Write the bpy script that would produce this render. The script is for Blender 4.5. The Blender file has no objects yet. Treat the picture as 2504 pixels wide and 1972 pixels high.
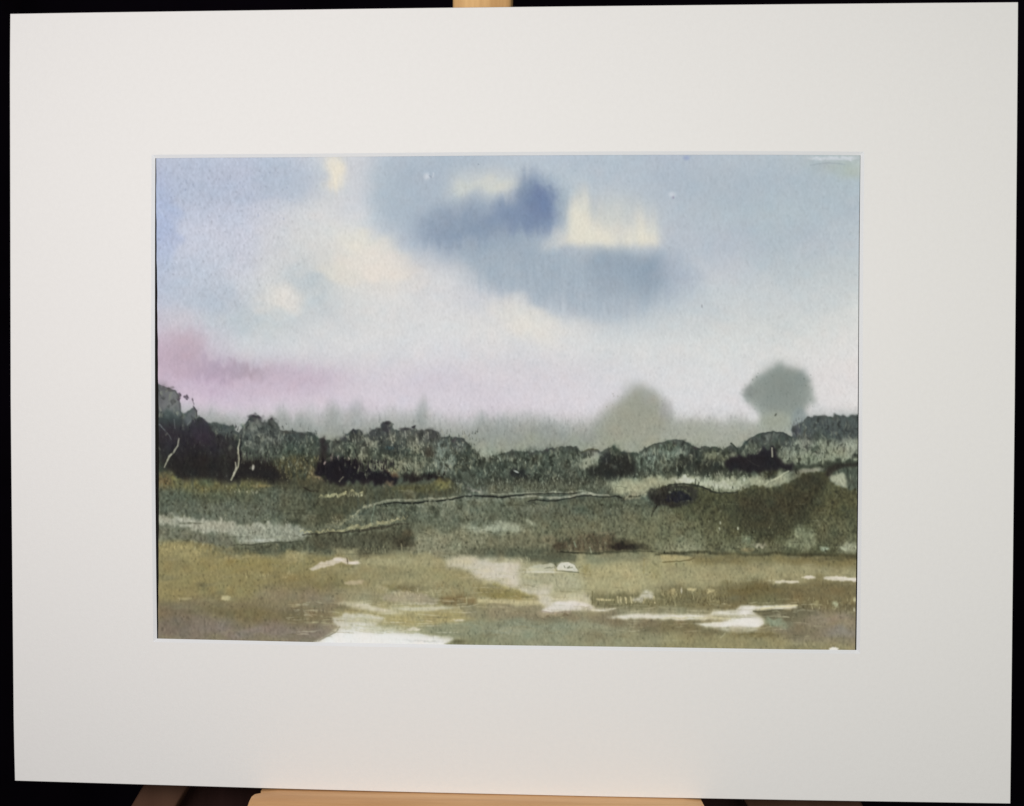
import bpy, bmesh, math
import numpy as np
from mathutils import Matrix, Vector
sc = bpy.context.scene
COL = sc.collection
# ================================================================ camera, light
# The mounted picture leans back on an easel. Picture frame of reference: x right,
# y away from the viewer, z up the board, origin at the middle of its front face.
LEAN = math.radians(10)
ROOT = Matrix.Translation((0, 0, 1.2)) @ Matrix.Rotation(-LEAN, 4, 'X')
FPX, PCX, PCY = 3000.0, 1252.0, 986.0
POSE = (1.97432884e-02, 5.38034822e-02, 4.75713834e-03, -4.80981154e-03, -2.13686220e-04, 6.11349065e-01)
def rotm(a, b, c):
    Rx = np.array([[1, 0, 0], [0, math.cos(a), -math.sin(a)], [0, math.sin(a), math.cos(a)]])
    Ry = np.array([[math.cos(b), 0, math.sin(b)], [0, 1, 0], [-math.sin(b), 0, math.cos(b)]])
    Rz = np.array([[math.cos(c), -math.sin(c), 0], [math.sin(c), math.cos(c), 0], [0, 0, 1]])
    return Rz @ Ry @ Rx
RM = rotm(*POSE[:3]); TV = np.array(POSE[3:])
CO = -RM.T @ TV
cam_d = bpy.data.cameras.new('camera'); cam = bpy.data.objects.new('camera', cam_d); COL.objects.link(cam)
cam_d.sensor_width = 36; cam_d.lens = FPX/2504*36; cam_d.clip_start = .01; cam_d.clip_end = 50
right, down, fwd = RM[0], RM[1], RM[2]
cv3 = lambda v: Vector((v[0], v[2], -v[1]))            # solver axes -> picture axes
m = Matrix((cv3(right), -cv3(down), -cv3(fwd))).transposed().to_4x4(); m.translation = cv3(CO)
cam.matrix_world = ROOT @ m
sc.camera = cam
w = bpy.data.worlds.new('World'); sc.world = w; w.use_nodes = True
w.node_tree.nodes['Background'].inputs[0].default_value = (1, .97, 1.0, 1)
w.node_tree.nodes['Background'].inputs[1].default_value = .105
def area(name, loc, aim, size, energy, col):
    d = bpy.data.lights.new(name, 'AREA'); d.shape = 'DISK'; d.size = size; d.energy = energy; d.color = col
    o = bpy.data.objects.new(name, d); COL.objects.link(o); o.location = loc
    o.rotation_euler = (Vector(aim)-Vector(loc)).to_track_quat('-Z', 'Y').to_euler(); return o
area('key_lamp', (-.24, -.64, 1.47), (-.05, 0, 1.2), .35, 3.65, (1, .962, .965))
area('side_lamp', (.38, -.64, 1.36), (.1, 0, 1.2), .4, 1.95, (.97, 1, .93))
vs = sc.view_settings; vs.view_transform = 'Standard'; vs.look = 'None'; vs.exposure = 0; vs.gamma = 1; vs.use_curve_mapping = False
try:
    sc.cycles.max_bounces = 6; sc.cycles.diffuse_bounces = 4
except Exception: pass

# ================================================================ helpers
def mat(name, base, rough=.8, spec=.3, grain=None, bump=None, stretch=(1, 1, 1)):
    """procedural principled material; grain=(scale, other colour, contrast) ; bump=(scale, strength)"""
    M = bpy.data.materials.new(name); M.use_nodes = True; nt = M.node_tree; b = nt.nodes['Principled BSDF']
    b.inputs['Base Color'].default_value = (*base, 1); b.inputs['Roughness'].default_value = rough
    b.inputs['Specular IOR Level'].default_value = spec
    tc = nt.nodes.new('ShaderNodeTexCoord'); mp = nt.nodes.new('ShaderNodeMapping'); mp.inputs['Scale'].default_value = stretch
    nt.links.new(tc.outputs['Object'], mp.inputs[0])
    if grain:
        n = nt.nodes.new('ShaderNodeTexNoise'); n.inputs['Scale'].default_value = grain[0]; n.inputs['Detail'].default_value = 8
        n.inputs['Roughness'].default_value = .62
        r = nt.nodes.new('ShaderNodeValToRGB'); r.color_ramp.elements[0].position = .5-grain[2]; r.color_ramp.elements[1].position = .5+grain[2]
        r.color_ramp.elements[0].color = (*grain[1], 1); r.color_ramp.elements[1].color = (*base, 1)
        nt.links.new(mp.outputs[0], n.inputs['Vector']); nt.links.new(n.outputs[0], r.inputs[0]); nt.links.new(r.outputs[0], b.inputs['Base Color'])
    if bump:
        n = nt.nodes.new('ShaderNodeTexNoise'); n.inputs['Scale'].default_value = bump[0]; n.inputs['Detail'].default_value = 4
        bp = nt.nodes.new('ShaderNodeBump'); bp.inputs['Strength'].default_value = bump[1]; bp.inputs['Distance'].default_value = .0002
        nt.links.new(mp.outputs[0], n.inputs['Vector']); nt.links.new(n.outputs[0], bp.inputs['Height']); nt.links.new(bp.outputs[0], b.inputs['Normal'])
    return M
def empty(name, label, cat, mw=None):
    o = bpy.data.objects.new(name, None); COL.objects.link(o); o['label'] = label; o['category'] = cat
    o.empty_display_size = .05
    if mw is not None: o.matrix_world = mw
    return o
def link(name, verts, faces, M, parent, smooth=False):
    me = bpy.data.meshes.new(name); me.from_pydata(verts, [], faces); me.validate()
    bm = bmesh.new(); bm.from_mesh(me); bmesh.ops.recalc_face_normals(bm, faces=bm.faces); bm.to_mesh(me); bm.free()
    if smooth:
        for p in me.polygons: p.use_smooth = True
    me.materials.append(M)
    o = bpy.data.objects.new(name, me); COL.objects.link(o); o.parent = parent
    return o
def bevel(o, wd, seg=3):
    b = o.modifiers.new('bevel', 'BEVEL'); b.width = wd; b.segments = seg; b.limit_method = 'ANGLE'; b.angle_limit = math.radians(40)
    for p in o.data.polygons: p.use_smooth = True
def prism(name, pts, y0, y1, M, parent, bev=0):
    """outline in x,z extruded from y0 to y1"""
    n = len(pts)
    v = [(x, y0, z) for x, z in pts]+[(x, y1, z) for x, z in pts]
    f = [tuple(range(n)), tuple(range(2*n-1, n-1, -1))]+[(i, (i+1) % n, n+(i+1) % n, n+i) for i in range(n)]
    o = link(name, v, f, M, parent)
    if bev: bevel(o, bev)
    return o
def ray(px, py):
    return RM.T @ np.array([(px-PCX)/FPX, (py-PCY)/FPX, 1.0])
def onplane(px, py, y):
    """point of the sheet plane y (picture axes) measured from its image"""
    d = ray(px, py); s = (y-CO[2])/d[2]; q = CO+s*d
    return (q[0], y, -q[1])
def dense(pts, n):
    """resample a polyline evenly, smooth"""
    pts = np.array(pts, float); s = np.r_[0, np.cumsum(np.hypot(*np.diff(pts, axis=0).T))]
    t = np.linspace(0, s[-1], n+1)
    return [(np.interp(a, s, pts[:, 0]), np.interp(a, s, pts[:, 1])) for a in t]
# ================================================================ setting
m_cloth = mat('dark_room_cloth', (.0085, .0055, .0105), 1, .0, grain=(9, (.005, .0035, .006), .2))  # black cloth standing in for the dark room behind
vv = []; ff = []; NX, NZ = 120, 12
for j in range(NZ+1):
    for i in range(NX+1):
        x = -1.6+3.2*i/NX
        vv.append((x, .75+.018*math.sin(x*17)+.01*math.sin(x*41+1), .1+2.2*j/NZ))
for j in range(NZ):
    for i in range(NX):
        a = j*(NX+1)+i; ff.append((a, a+1, a+NX+2, a+NX+1))
bd = link('backdrop', vv, ff, m_cloth, None, True); bd['kind'] = 'structure'

# ================================================================ easel
beech = mat('beech_wood', (.76, .47, .20), .5, .3, grain=(110, (.52, .29, .11), .14), bump=(240, .25), stretch=(1, 1, .06))
beech_t = mat('beech_tray_wood', (.80, .49, .24), .5, .3, grain=(90, (.56, .30, .13), .16), bump=(240, .25), stretch=(.06, 1, 1))
leg_wood = mat('leg_wood', (.105, .055, .035), .6, .05, grain=(60, (.07, .034, .022), .25), bump=(200, .3), stretch=(1, 1, .08))
dark = mat('shaded_wood', (.046, .022, .018), .7, .06, grain=(60, (.022, .010, .008), .25), bump=(200, .3), stretch=(1, 1, .08))  # darker copy of the leg wood, the mat's shade put into its colour
easel = empty('easel', 'wooden tabletop easel behind and beneath the matted watercolour', 'easel', ROOT)
prism('mast', [(-.0262, -.42), (.0033, -.42), (.0033, .33), (-.0262, .33)], .0062, .026, beech, easel, .0025)
def leg(s):
    xo = -.193 if s < 0 else .1845; k = .586; wd = .024 if s < 0 else .060
    z0, z1 = -.46, .10; zz = -.206
    e = lambda z: xo+s*(zz-z)*k
    o = [(e(z0), z0), (e(z1), z1), (e(z1)-s*wd, z1), (e(z0)-s*wd, z0)]
    prism('leg', o, .0265, .044, leg_wood, easel, .0015)
leg(-1); leg(1)
prism('crossbar', [(-.186, -.30), (.155, -.30), (.155, -.150), (-.186, -.150)], .0445, .060, dark, easel, .001)
# tray : plan outline with rounded front corners, front edge falling away
plan = [(-.1222, .0262), (-.1219, .0), (-.1211, -.0034), (-.1222, -.0040), (-.1236, -.0052), (-.1243, -.0085), (-.1242, -.014), (-.1238, -.022), (-.1235, -.034),
        (.1035, -.034), (.1022, -.022), (.1005, -.008), (.0998, .0), (.0996, .0262)]
zt = -.1968
vv = []; n = len(plan)
tv = []; tf = []
cuts = [.0262, .014, .004, 0, -.0034, -.0040, -.0052, -.0068, -.0085, -.011, -.014, -.018, -.022, -.027, -.031, -.034]
Lp = plan[:9][::-1]; Rp = plan[9:]
def edge(pl, y): 
    a = sorted([(p[1], p[0]) for p in pl]); return float(np.interp(y, [q[0] for q in a], [q[1] for q in a]))
def drop(y): 
    t = max(0, (-.0075-y)/.0265); return -.0125*t**1.9
for y in cuts:
    xl, xr = edge(Lp, y), edge(Rp, y)
    for i in range(25):
        x = xl+(xr-xl)*i/24; e = min(i, 24-i)
        tv.append((x, y, zt+drop(y)-(.0006 if e == 0 else 0)))
nb = len(tv)
for y in cuts:
    xl, xr = edge(Lp, y), edge(Rp, y)
    for i in range(25): tv.append((xl+(xr-xl)*i/24, y, zt-.026))
NR = len(cuts)
for j in range(NR-1):
    for i in range(24):
        a = j*25+i; tf.append((a, a+1, a+26, a+25)); tf.append((nb+a, nb+a+25, nb+a+26, nb+a+1))
    for i in (0, 24):
        a = j*25+i; tf.append((a, a+25, nb+a+25, nb+a))
for i in range(24):
    tf.append((i, i+1, nb+i+1, nb+i)); a = (NR-1)*25+i; tf.append((a, a+1, nb+a+1, nb+a))
tray = link('tray', tv, tf, beech_t, easel)

# ================================================================ matted watercolour
pic = empty('matted_watercolour', 'misty landscape watercolour in a wide off-white mat, standing on the easel', 'painting', ROOT)
TH = .0010
outer = {'t': [(24.5, 34), (200, 31), (600, 25.5), (1000, 20), (1400, 15.5), (1900, 10.5), (2304, 6.8), (2490, 5.5)],
         'r': [(2490, 5.5), (2489, 160), (2482, 985), (2473, 1800), (2471, 1966)],
         'b': [(2471, 1966), (2000, 1958.5), (1500, 1949.5), (1000, 1938), (700, 1930), (350, 1919.5), (36, 1910)],
         'l': [(36, 1910), (33, 1780), (25.5, 985), (23.5, 160), (24.5, 34)]}
inner = {'t': [(380, 387.5), (500, 386.5), (700, 385.5), (900, 383.5), (1200, 381), (1500, 379.5), (1800, 379), (2000, 379.5), (2104, 380.5)],
         'r': [(2104, 380.5), (2102, 560), (2100.5, 800), (2099, 1160), (2096.5, 1400), (2094, 1590)],
         'b': [(2094, 1590), (1900, 1588), (1620, 1583.5), (1200, 1578), (1000, 1575), (780, 1571), (384, 1562)],
         'l': [(384, 1562), (382, 1400), (379.5, 1160), (378.8, 860), (379, 600), (380, 387.5)]}
def loop(d, n=24):
    out = []
    for k in 'trbl': out += dense(d[k], n)[:-1]
    return out
N = 24*4
OL = [onplane(x, y, 0) for x, y in loop(outer)]
IL = [onplane(x, y, TH) for x, y in loop(inner)]
cx = sum(p[0] for p in IL)/N; cz = sum(p[2] for p in IL)/N
def grow(p, q, k, d):
    """offset the opening outward by d on the side k"""
    x, z = p[0], p[2]
    side = k//24; first = k % 24 == 0
    dx = {1: d, 3: -d}.get(side, 0); dz = {0: d, 2: -d}.get(side, 0)
    if first:
        prev = (side-1) % 4; dx += {1: d, 3: -d}.get(prev, 0); dz += {0: d, 2: -d}.get(prev, 0)
    return (x+dx, q, z+dz)
BL = [grow(p, 0.0, k, .0016) for k, p in enumerate(IL)]
BL2 = [grow(p, .00035, k, .00125) for k, p in enumerate(IL)]
E1 = .0003
def inset(p, d):
    return (p[0]-math.copysign(d, p[0]), p[1], p[2]-math.copysign(d, p[2]))
# mat board : front face, crisp outer edge, back
white = mat('mat_board_paper', (.825, .813, .79), .9, .12, grain=(420, (.808, .795, .772), .18), bump=(900, .35))
core = mat('mat_core_paper', (.78, .79, .80), .9, .1, bump=(1500, .15))
A = [(p[0]*.9990, 0.0, p[2]*.9988) for p in OL]           # tiny rounded arris
B = [(p[0], .0003, p[2]) for p in OL]
C_ = [(p[0], TH, p[2]) for p in OL]
v = BL+A+B+C_+[(p[0], TH, p[2]) for p in IL]
f = []
for i in range(N):
    j = (i+1) % N
    f += [(i, j, N+j, N+i), (N+i, N+j, 2*N+j, 2*N+i), (2*N+i, 2*N+j, 3*N+j, 3*N+i), (3*N+i, 3*N+j, 4*N+j, 4*N+i)]
mb = link('mat_board', v, f, white, pic)
v = BL+IL; f = [(i, (i+1) % N, N+(i+1) % N, N+i) for i in range(N)]
link('bevelled_edge', v, f, core, mb)
# backing board, its black standing in for the lifted sheet's shadow, hidden but for the slit beside the sheet
black = mat('shadow_backing', (.012, .011, .010), .9, .1)
bk = [(p[0]*.9985, p[2]*.998) for p in OL]
prism('backing_board', bk, TH+.0009, TH+.0038, black, pic)

# ---------------------------------------------------------------- watercolour
# pigment laid in numpy, in millimetre-like sheet units (0..W right, 0..H down)
PX0, PX1, PY0, PY1, ST = 366.0, 2120.0, 366.0, 1608.0, 1.75
GW = int((PX1-PX0)/ST)+1
GH = int((PY1-PY0)/ST)+1
rng = np.random.default_rng(7)
def up(n, sx, sy, seed):
    """smooth value noise, feature size sx, sy in sheet units, zero mean, unit-ish"""
    r = np.random.default_rng(seed)
    gx = int((PX1-PX0)/sx)+5; gy = int((PY1-PY0)/sy)+5
    g = r.standard_normal((gy, gx))
    X = (np.arange(GW)*ST/sx+1.0); Y = (np.arange(GH)*ST/sy+1.0)
    def cub(g, t, axis):
        i = np.floor(t).astype(int); f = t-i
        w = [(-f+2*f*f-f**3)/2, (2-5*f*f+3*f**3)/2, (f+4*f*f-3*f**3)/2, (f**3-f*f)/2]
        out = 0
        for k in range(4):
            a = np.take(g, np.clip(i-1+k, 0, g.shape[axis]-1), axis=axis)
            out = out + a*(w[k][:, None] if axis == 0 else w[k][None, :])
        return out
    return cub(cub(g, Y, 0), X, 1)*1.3
def box(a, r, ax):
    r = int(round(r))
    if r < 1: return a
    pad = [(0, 0), (0, 0)]; pad[ax] = (r+1, r)
    c = np.cumsum(np.pad(a, pad, mode='edge'), axis=ax)
    n = a.shape[ax]; k = 2*r+1
    hi = np.take(c, np.arange(k, k+n), axis=ax); lo = np.take(c, np.arange(0, n), axis=ax)
    return (hi-lo)/k
def blur(a, s, sy=None):
    for ax, v in ((1, s), (0, s if sy is None else sy)):
        r = v/ST/1.0
        if r < 0.35: continue
        if r < 1.1:
            w = min(0.33, r*0.33)
            p = np.pad(a, [(0, 0), (1, 1)] if ax else [(1, 1), (0, 0)], mode='edge')
            a = (1-2*w)*a+w*(p[:, 2:] if ax else p[2:])+w*(p[:, :-2] if ax else p[:-2])
        else:
            for q in range(3): a = box(a, r, ax)
    return a
NF1, NF2 = up(0, 7, 7, 1), up(0, 7, 7, 2)          # fine edge wander
NM1, NM2 = up(0, 26, 22, 3), up(0, 26, 22, 4)      # medium wander
NS = up(0, 6.5, 60, 5)*.6+up(0, 14, 90, 6)*.5      # wet vertical bleeds
NV = up(0, 5, 17, 8)                               # short vertical dabs
NV2 = up(0, 9, 26, 9)
NB = up(0, 60, 40, 10)
NH = up(0, 60, 9, 11)                              # dry horizontal brushing
FS = .6
G1 = rng.standard_normal((GH, GW)); G2 = blur(rng.standard_normal((GH, GW)), 2.2)*2.2
GX = PX0+np.arange(GW)*ST; GY = PY0+np.arange(GH)*ST
XX, YY = np.meshgrid(GX, GY)
cv = np.zeros((GH, GW, 3))
T = {'A': (360, 780, 4.066), 'B': (780, 780, 4.066), 'C': (1200, 780, 4.066), 'D': (1620, 780, 4.066),
     'E': (360, 1160, 3.882), 'F': (780, 1160, 3.882), 'G': (1200, 1160, 3.882), 'H': (1620, 1160, 3.882),
     'P': (360, 360, 3.416), 'Q': (900, 360, 3.416), 'R': (1500, 360, 3.416), 'Z': (0, 0, 1.0)}
def loc(t, pts):
    ox, oy, s = T[t]
    return [(ox+x/s, oy+y/s) for x, y in pts]
def win(x0, x1, y0, y1, m):
    i0 = max(0, int((x0-m-PX0)/ST)); i1 = min(GW, int((x1+m-PX0)/ST)+2)
    j0 = max(0, int((y0-m-PY0)/ST)); j1 = min(GH, int((y1+m-PY0)/ST)+2)
    return slice(j0, max(j1, j0+1)), slice(i0, max(i1, i0+1))
def lay(s, m, col, tex=None):
    """lay a glaze of col with mask m; tex = (noise, amount) makes it patchy"""
    col = np.array(col, float)
    if tex is not None:
        m = np.clip(m*(1+tex[1]*tex[0][s]), 0, 1)
    cv[s] += (col-cv[s])*m[..., None]
def P(t, pts, col, soft=2, a=1.0, f=2.0, m=0.0, st=0.0, v=0.0, tex=None):
    """polygon wash: f fine / m medium edge wander, st wet streaks, v vertical dabs"""
    q = loc(t, pts); xs = [p[0] for p in q]; ys = [p[1] for p in q]
    s = win(min(xs), max(xs), min(ys), max(ys), 3*soft+3*f+2*m+2*st+2*v+4)
    X = XX[s]+f*FS*NF1[s]+m*NM1[s]; Y = YY[s]+f*FS*NF2[s]+m*NM2[s]+st*NS[s]+v*NV[s]
    ins = np.zeros(X.shape, bool); n = len(q)
    for i in range(n):
        x1, y1 = q[i]; x2, y2 = q[(i+1) % n]
        if y1 == y2: continue
        c = ((y1 > Y) != (y2 > Y)) & (X < (x2-x1)*(Y-y1)/(y2-y1)+x1)
        ins ^= c
    lay(s, blur(ins.astype(float), soft)*a, col, tex)
def O(t, cx, cy, rx, ry, col, soft=.5, a=1.0, rot=0, f=0.0, m=0.0, st=0.0, v=0.0, tex=None):
    """round dab, rx ry in tile units; soft = share of the radius that fades"""
    ox, oy, k = T[t]; cx = ox+cx/k; cy = oy+cy/k; rx /= k; ry /= k
    R = max(rx, ry)*(1+soft)
    s = win(cx-R, cx+R, cy-R, cy+R, 2*f+2*m+2*st+2*v+2)
    X = XX[s]+f*NF1[s]+m*NM1[s]-cx; Y = YY[s]+f*NF2[s]+m*NM2[s]+st*NS[s]+v*NV[s]-cy
    r = math.radians(rot); c, d = math.cos(r), math.sin(r)
    D = np.sqrt(((c*X+d*Y)/rx)**2+((-d*X+c*Y)/ry)**2)
    u = np.clip((1+soft-D)/(2*soft+1e-6), 0, 1)
    lay(s, u*u*(3-2*u)*a, col, tex)
def L(t, pts, w, col, a=1.0, f=1.0, soft=1.2, brk=0.0, v=0.0):
    """brush line; w in sheet units (one number or per point)"""
    q = loc(t, pts); ws = w if isinstance(w, (list, tuple)) else [w]*len(q)
    xs = [p[0] for p in q]; ys = [p[1] for p in q]
    s = win(min(xs), max(xs), min(ys), max(ys), max(ws)+3*soft+3*f+2*v+3)
    X = XX[s]+f*(.3*NF1[s]+.7*NM1[s]); Y = YY[s]+f*(.3*NF2[s]+.7*NM2[s])+v*NV[s]
    best = np.full(X.shape, -99.0)
    for i in range(len(q)-1):
        x1, y1 = q[i]; x2, y2 = q[i+1]; dx, dy = x2-x1, y2-y1
        u = np.clip(((X-x1)*dx+(Y-y1)*dy)/(dx*dx+dy*dy+1e-9), 0, 1)
        d = np.hypot(X-x1-u*dx, Y-y1-u*dy)
        best = np.maximum(best, (ws[i]*(1-u)+ws[i+1]*u)/2-d)
    m = np.clip(best/soft*.5+.5, 0, 1)*a
    if brk: m = m*np.clip(1+brk*(NV[s]+NF1[s])*.7, 0, 1)
    lay(s, m, col)
def K(t, x0, x1, y0, y1, n, col, ln=(6, 14), w=(1.2, 2.6), a=.7, lean=.15, seed=0, var=14):
    """flicks: n short upright strokes scattered in a tile rectangle"""
    r = np.random.default_rng(1000+seed); k = T[t][2]
    for i in range(n):
        x = r.uniform(x0, x1); y = r.uniform(y0, y1); l = r.uniform(*ln)*k; d = r.normal(0, lean)*l
        c = np.clip(np.array(col)+r.normal(0, var), 5, 235)
        L(t, [(x, y), (x+d, y-l)], [r.uniform(*w), .6], c, a*r.uniform(.5, 1), f=.6, soft=1.1)
def S(x0, x1, y0, y1, n, col, sz=(1, 2.4), a=.6, seed=0, var=10, el=1.6):
    """specks (granulated pigment / paper tooth)"""
    r = np.random.default_rng(5000+seed)
    for i in range(n):
        c = np.clip(np.array(col)+r.normal(0, var), 5, 240); z = r.uniform(*sz)
        O('Z', r.uniform(x0, x1), r.uniform(y0, y1), z, z*r.uniform(1, el), c, .6, a*r.uniform(.4, 1))

# ---- sky: broad wet washes from a table of pigments
kx = [366, 450, 520, 600, 660, 740, 800, 870, 940, 1080, 1220, 1360, 1500, 1640, 1780, 1920, 2120]
ky = [366, 450, 520, 590, 660, 730, 800, 860, 930, 1000, 1100, 1200, 1300, 1400, 1500, 1610]
sky = [
 "b7bfd3 bcc4d7 bec7d8 bfc6d8 bac7d6 c4cad6 cdd0d2 cccfd5 b9c4d0 aebecb b5c2ce b2bfcd b0bfcb b4bfcc b5c1cb b4c1c8 b0bcb9",
 "afbad7 b4bfd5 b7c0d5 b9c2d6 b5c0d0 bfc9d4 cdd1d2 cbced4 b1c0cb b4c1cc c3cacf b2c1cc b9c4ce adbbc8 aebcc6 aebdc7 afbfc6",
 "aab9db c0c8db c4cbdc c6cbdb cacdd7 d2d4d6 d5d6d7 d1d4d9 b8c5cf a6b4c2 9fafc0 a8b6c6 c8ccc8 b5c0ca b0bec7 afbec6 b0bdc6",
 "b2bedb c6cbdb c6cbda c9cddb cfd1d6 d5d6d4 d9d9d5 dddbd2 c8cdd5 b0bcca a3b3c0 a9b6c4 c9cccb b8c1cb b1bcc8 b3bfc9 b9c3c9",
 "b3bfd6 bdc7d7 c2cad8 c9cdd8 d0d2d3 c9cecf d5d3cc e0dacf dcd9d1 cfd0d3 a8b7c3 a3b3c0 9fafbd b5c0cb c1c8cf b9c4c9 c0c9cb",
 "bdc5d7 bbc5d4 b9c3d1 c5cbd1 cfd1cf c2cbce c6cdcf d6d7d5 d8d7d5 d6d6d7 c8cbd2 b4bfca aab8c4 b6c2cb c8cfd1 c6cdcf ccd1cf",
 "c9c1ce cdc6d1 c6cbd4 c0c9ce c6cdce ccd0d2 d0d2d3 d4d5d5 d8d8d7 d8d9d9 dad9d6 d3d5d6 c6cdd1 cbd1d2 d0d3d1 ced3d1 d8d8d4",
 "c6b0c3 c5acc0 cdc6d1 cfd2d7 d2d5d9 d5d7d9 d7d8d9 d8d9da d9dadb d9d9dc dad9da d9d9da d8dad9 d7d9d8 d6d9d7 d8d9d6 dbd9d6",
 "d0bdd0 cbb3c8 c3a9c5 bfabbf c6b4c6 cfbfce d2c5d1 d6ced6 d7d0d8 d6d0d9 d8d3d9 d9d5da d8d7da d9d9d9 d8d9d9 dad8d7 ded9d7",
 "d5c8d8 d7cad8 d3c5d4 d5c8d5 d5c9d5 d6cad5 d6ccd6 d5ccd6 d5ced8 d5cfd7 d8d0d8 d8d3d9 d8d4da d8d8da d9d7d9 dad8d8 dcd9d7",
 "8d9391 969b9a 9da19f 9fa39f 9ba099 9da19a 9a9e96 9b9f97 979b90 93988c 93978a 9a9c8e a2a394 a4a592 a5a796 9ba193 8e9489",
 "66695a 66695a 62675a 60665b 5f6457 5c6052 5d6153 5c6052 5c5f50 5e6458 666b5e 6b6f60 6f735f 7b7d68 858671 85866f 6a6a58",
 "6e7264 6f7464 6c7164 6b7062 6a6f60 676b5c 66695a 65695a 656858 686c5c 6a6e5e 6f725f 70725e 68684f 5f5d48 55523e 5c5946",
 "908566 8e845f 8a8060 86805f 817c5f 807b60 827d61 88836a 8e886a 958f74 a69f84 a39d7d 9f9875 928a66 8e8663 8c8362 857c5d",
 "8a7e5f 8c8060 89805e 877b5d 85795f 867a62 8c8062 958a6c a0976f 9c9069 968a62 a09676 a1977a 847a5d 7f7353 786d50 7a6f58",
 "776b62 7c7068 7b7067 7d7268 7c7165 8a8372 d8d4c8 d8d4c8 a6a48e 8b8c78 85887a 878a7b 86826c 878068 8b836a 8c8371 8d8275"]
tab = np.array([[[int(w[i:i+2], 16) for i in (0, 2, 4)] for w in row.split()] for row in sky], float)
def interp(tab, kx, ky):
    def smooth(k, g):
        k = np.array(k, float); i = np.clip(np.searchsorted(k, g, side='right')-1, 0, len(k)-2)
        f = np.clip((g-k[i])/(k[i+1]-k[i]), 0, 1)
        return i, f*f*(3-2*f)*.5+f*.5
    i, f = smooth(kx, GX); j, g = smooth(ky, GY)
    a = tab[:, i]*(1-f)[None, :, None]+tab[:, i+1]*f[None, :, None]
    return a[j]*(1-g)[:, None, None]+a[j+1]*g[:, None, None]
cv[:] = interp(tab, kx, ky)
for c in range(3): cv[..., c] = blur(cv[..., c], 12)
# soft tonal drift in the washes
cv += (NB*1.0+NM1*.4)[..., None]*np.array([1.0, .9, .6])
# upper left granulating blue
P('P', [(90, 90), (1400, 90), (1350, 420), (900, 470), (250, 480), (90, 760)], (178, 189, 210), 22, .5, m=14, st=8)
O('P', 130, 640, 90, 260, (166, 182, 218), .9, .55, m=8, st=6)
O('P', 1180, 300, 230, 120, (176, 189, 205), .9, .5, m=8, st=6)
O('P', 640, 410, 420, 60, (176, 187, 207), .9, .45, m=8)
O('P', 1570, 180, 75, 130, (236, 226, 205), .9, .85, m=5, st=6)
O('P', 1600, 230, 40, 80, (238, 229, 206), .9, .5, st=5)
O('P', 1350, 1120, 190, 95, (190, 200, 205), .9, .75, 25, m=8)
O('P', 1400, 1170, 90, 70, (184, 195, 200), .9, .4, m=6)
O('P', 1120, 1290, 150, 90, (230, 223, 213), .9, .75, m=7)
O('P', 1900, 830, 240, 90, (231, 226, 208), .9, .55, 20, m=8)
O('P', 1960, 1010, 260, 130, (231, 221, 209), .9, .8, 10, m=8)
O('P', 1600, 1060, 150, 60, (222, 218, 204), .9, .45, 15, m=6)
O('P', 560, 1260, 220, 130, (180, 192, 206), .9, .5, m=8, st=6)
O('P', 780, 1440, 330, 80, (189, 200, 206), .9, .5, m=8)
# big cloud sweep, top middle
P('Q', [(330, 90), (1250, 90), (1180, 200), (760, 230), (640, 400), (500, 900), (330, 880), (150, 720), (90, 500), (170, 250)],
  (166, 181, 197), 24, .62, m=12, st=10)
O('Q', 330, 200, 190, 120, (170, 183, 197), .9, .4, m=8)
O('Q', 250, 520, 150, 220, (166, 184, 198), .9, .35, m=8, st=8)
P('Q', [(460, 560), (700, 480), (1240, 430), (1300, 700), (1280, 960), (860, 900), (520, 780), (430, 680)], (143, 160, 181), 16, .78, m=8, st=9)
P('Q', [(640, 820), (1300, 760), (1500, 860), (1560, 1000), (2060, 930), (2060, 1290), (1560, 1290), (1300, 1210), (1000, 1080)],
  (156, 173, 188), 18, .8, m=7, st=14)
P('Q', [(850, 900), (1250, 900), (1500, 1200), (1420, 1290), (1050, 1130)], (160, 176, 190), 14, .6, m=6, st=16)
O('Q', 860, 680, 330, 90, (132, 151, 175), .9, .8, -8, m=3, st=6)
O('Q', 660, 620, 180, 90, (141, 158, 178), .9, .5, m=6, st=6)
O('Q', 1405, 475, 160, 215, (112, 133, 166), .75, .98, -12, f=1, m=1.5, st=4)
O('Q', 1330, 590, 190, 110, (118, 138, 170), .8, .8, m=3, st=6)
O('Q', 1160, 560, 140, 110, (126, 146, 175), .8, .7, m=6, st=7)
O('Q', 1450, 380, 60, 60, (104, 124, 166), .9, .5, f=2, st=4)
O('Q', 1480, 500, 90, 90, (107, 128, 168), .9, .5, f=2, st=4)
O('Q', 1300, 320, 60, 110, (124, 144, 170), .8, .5, st=5)
O('Q', 1640, 500, 60, 170, (160, 178, 190), .8, .55, m=4, st=6)
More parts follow.
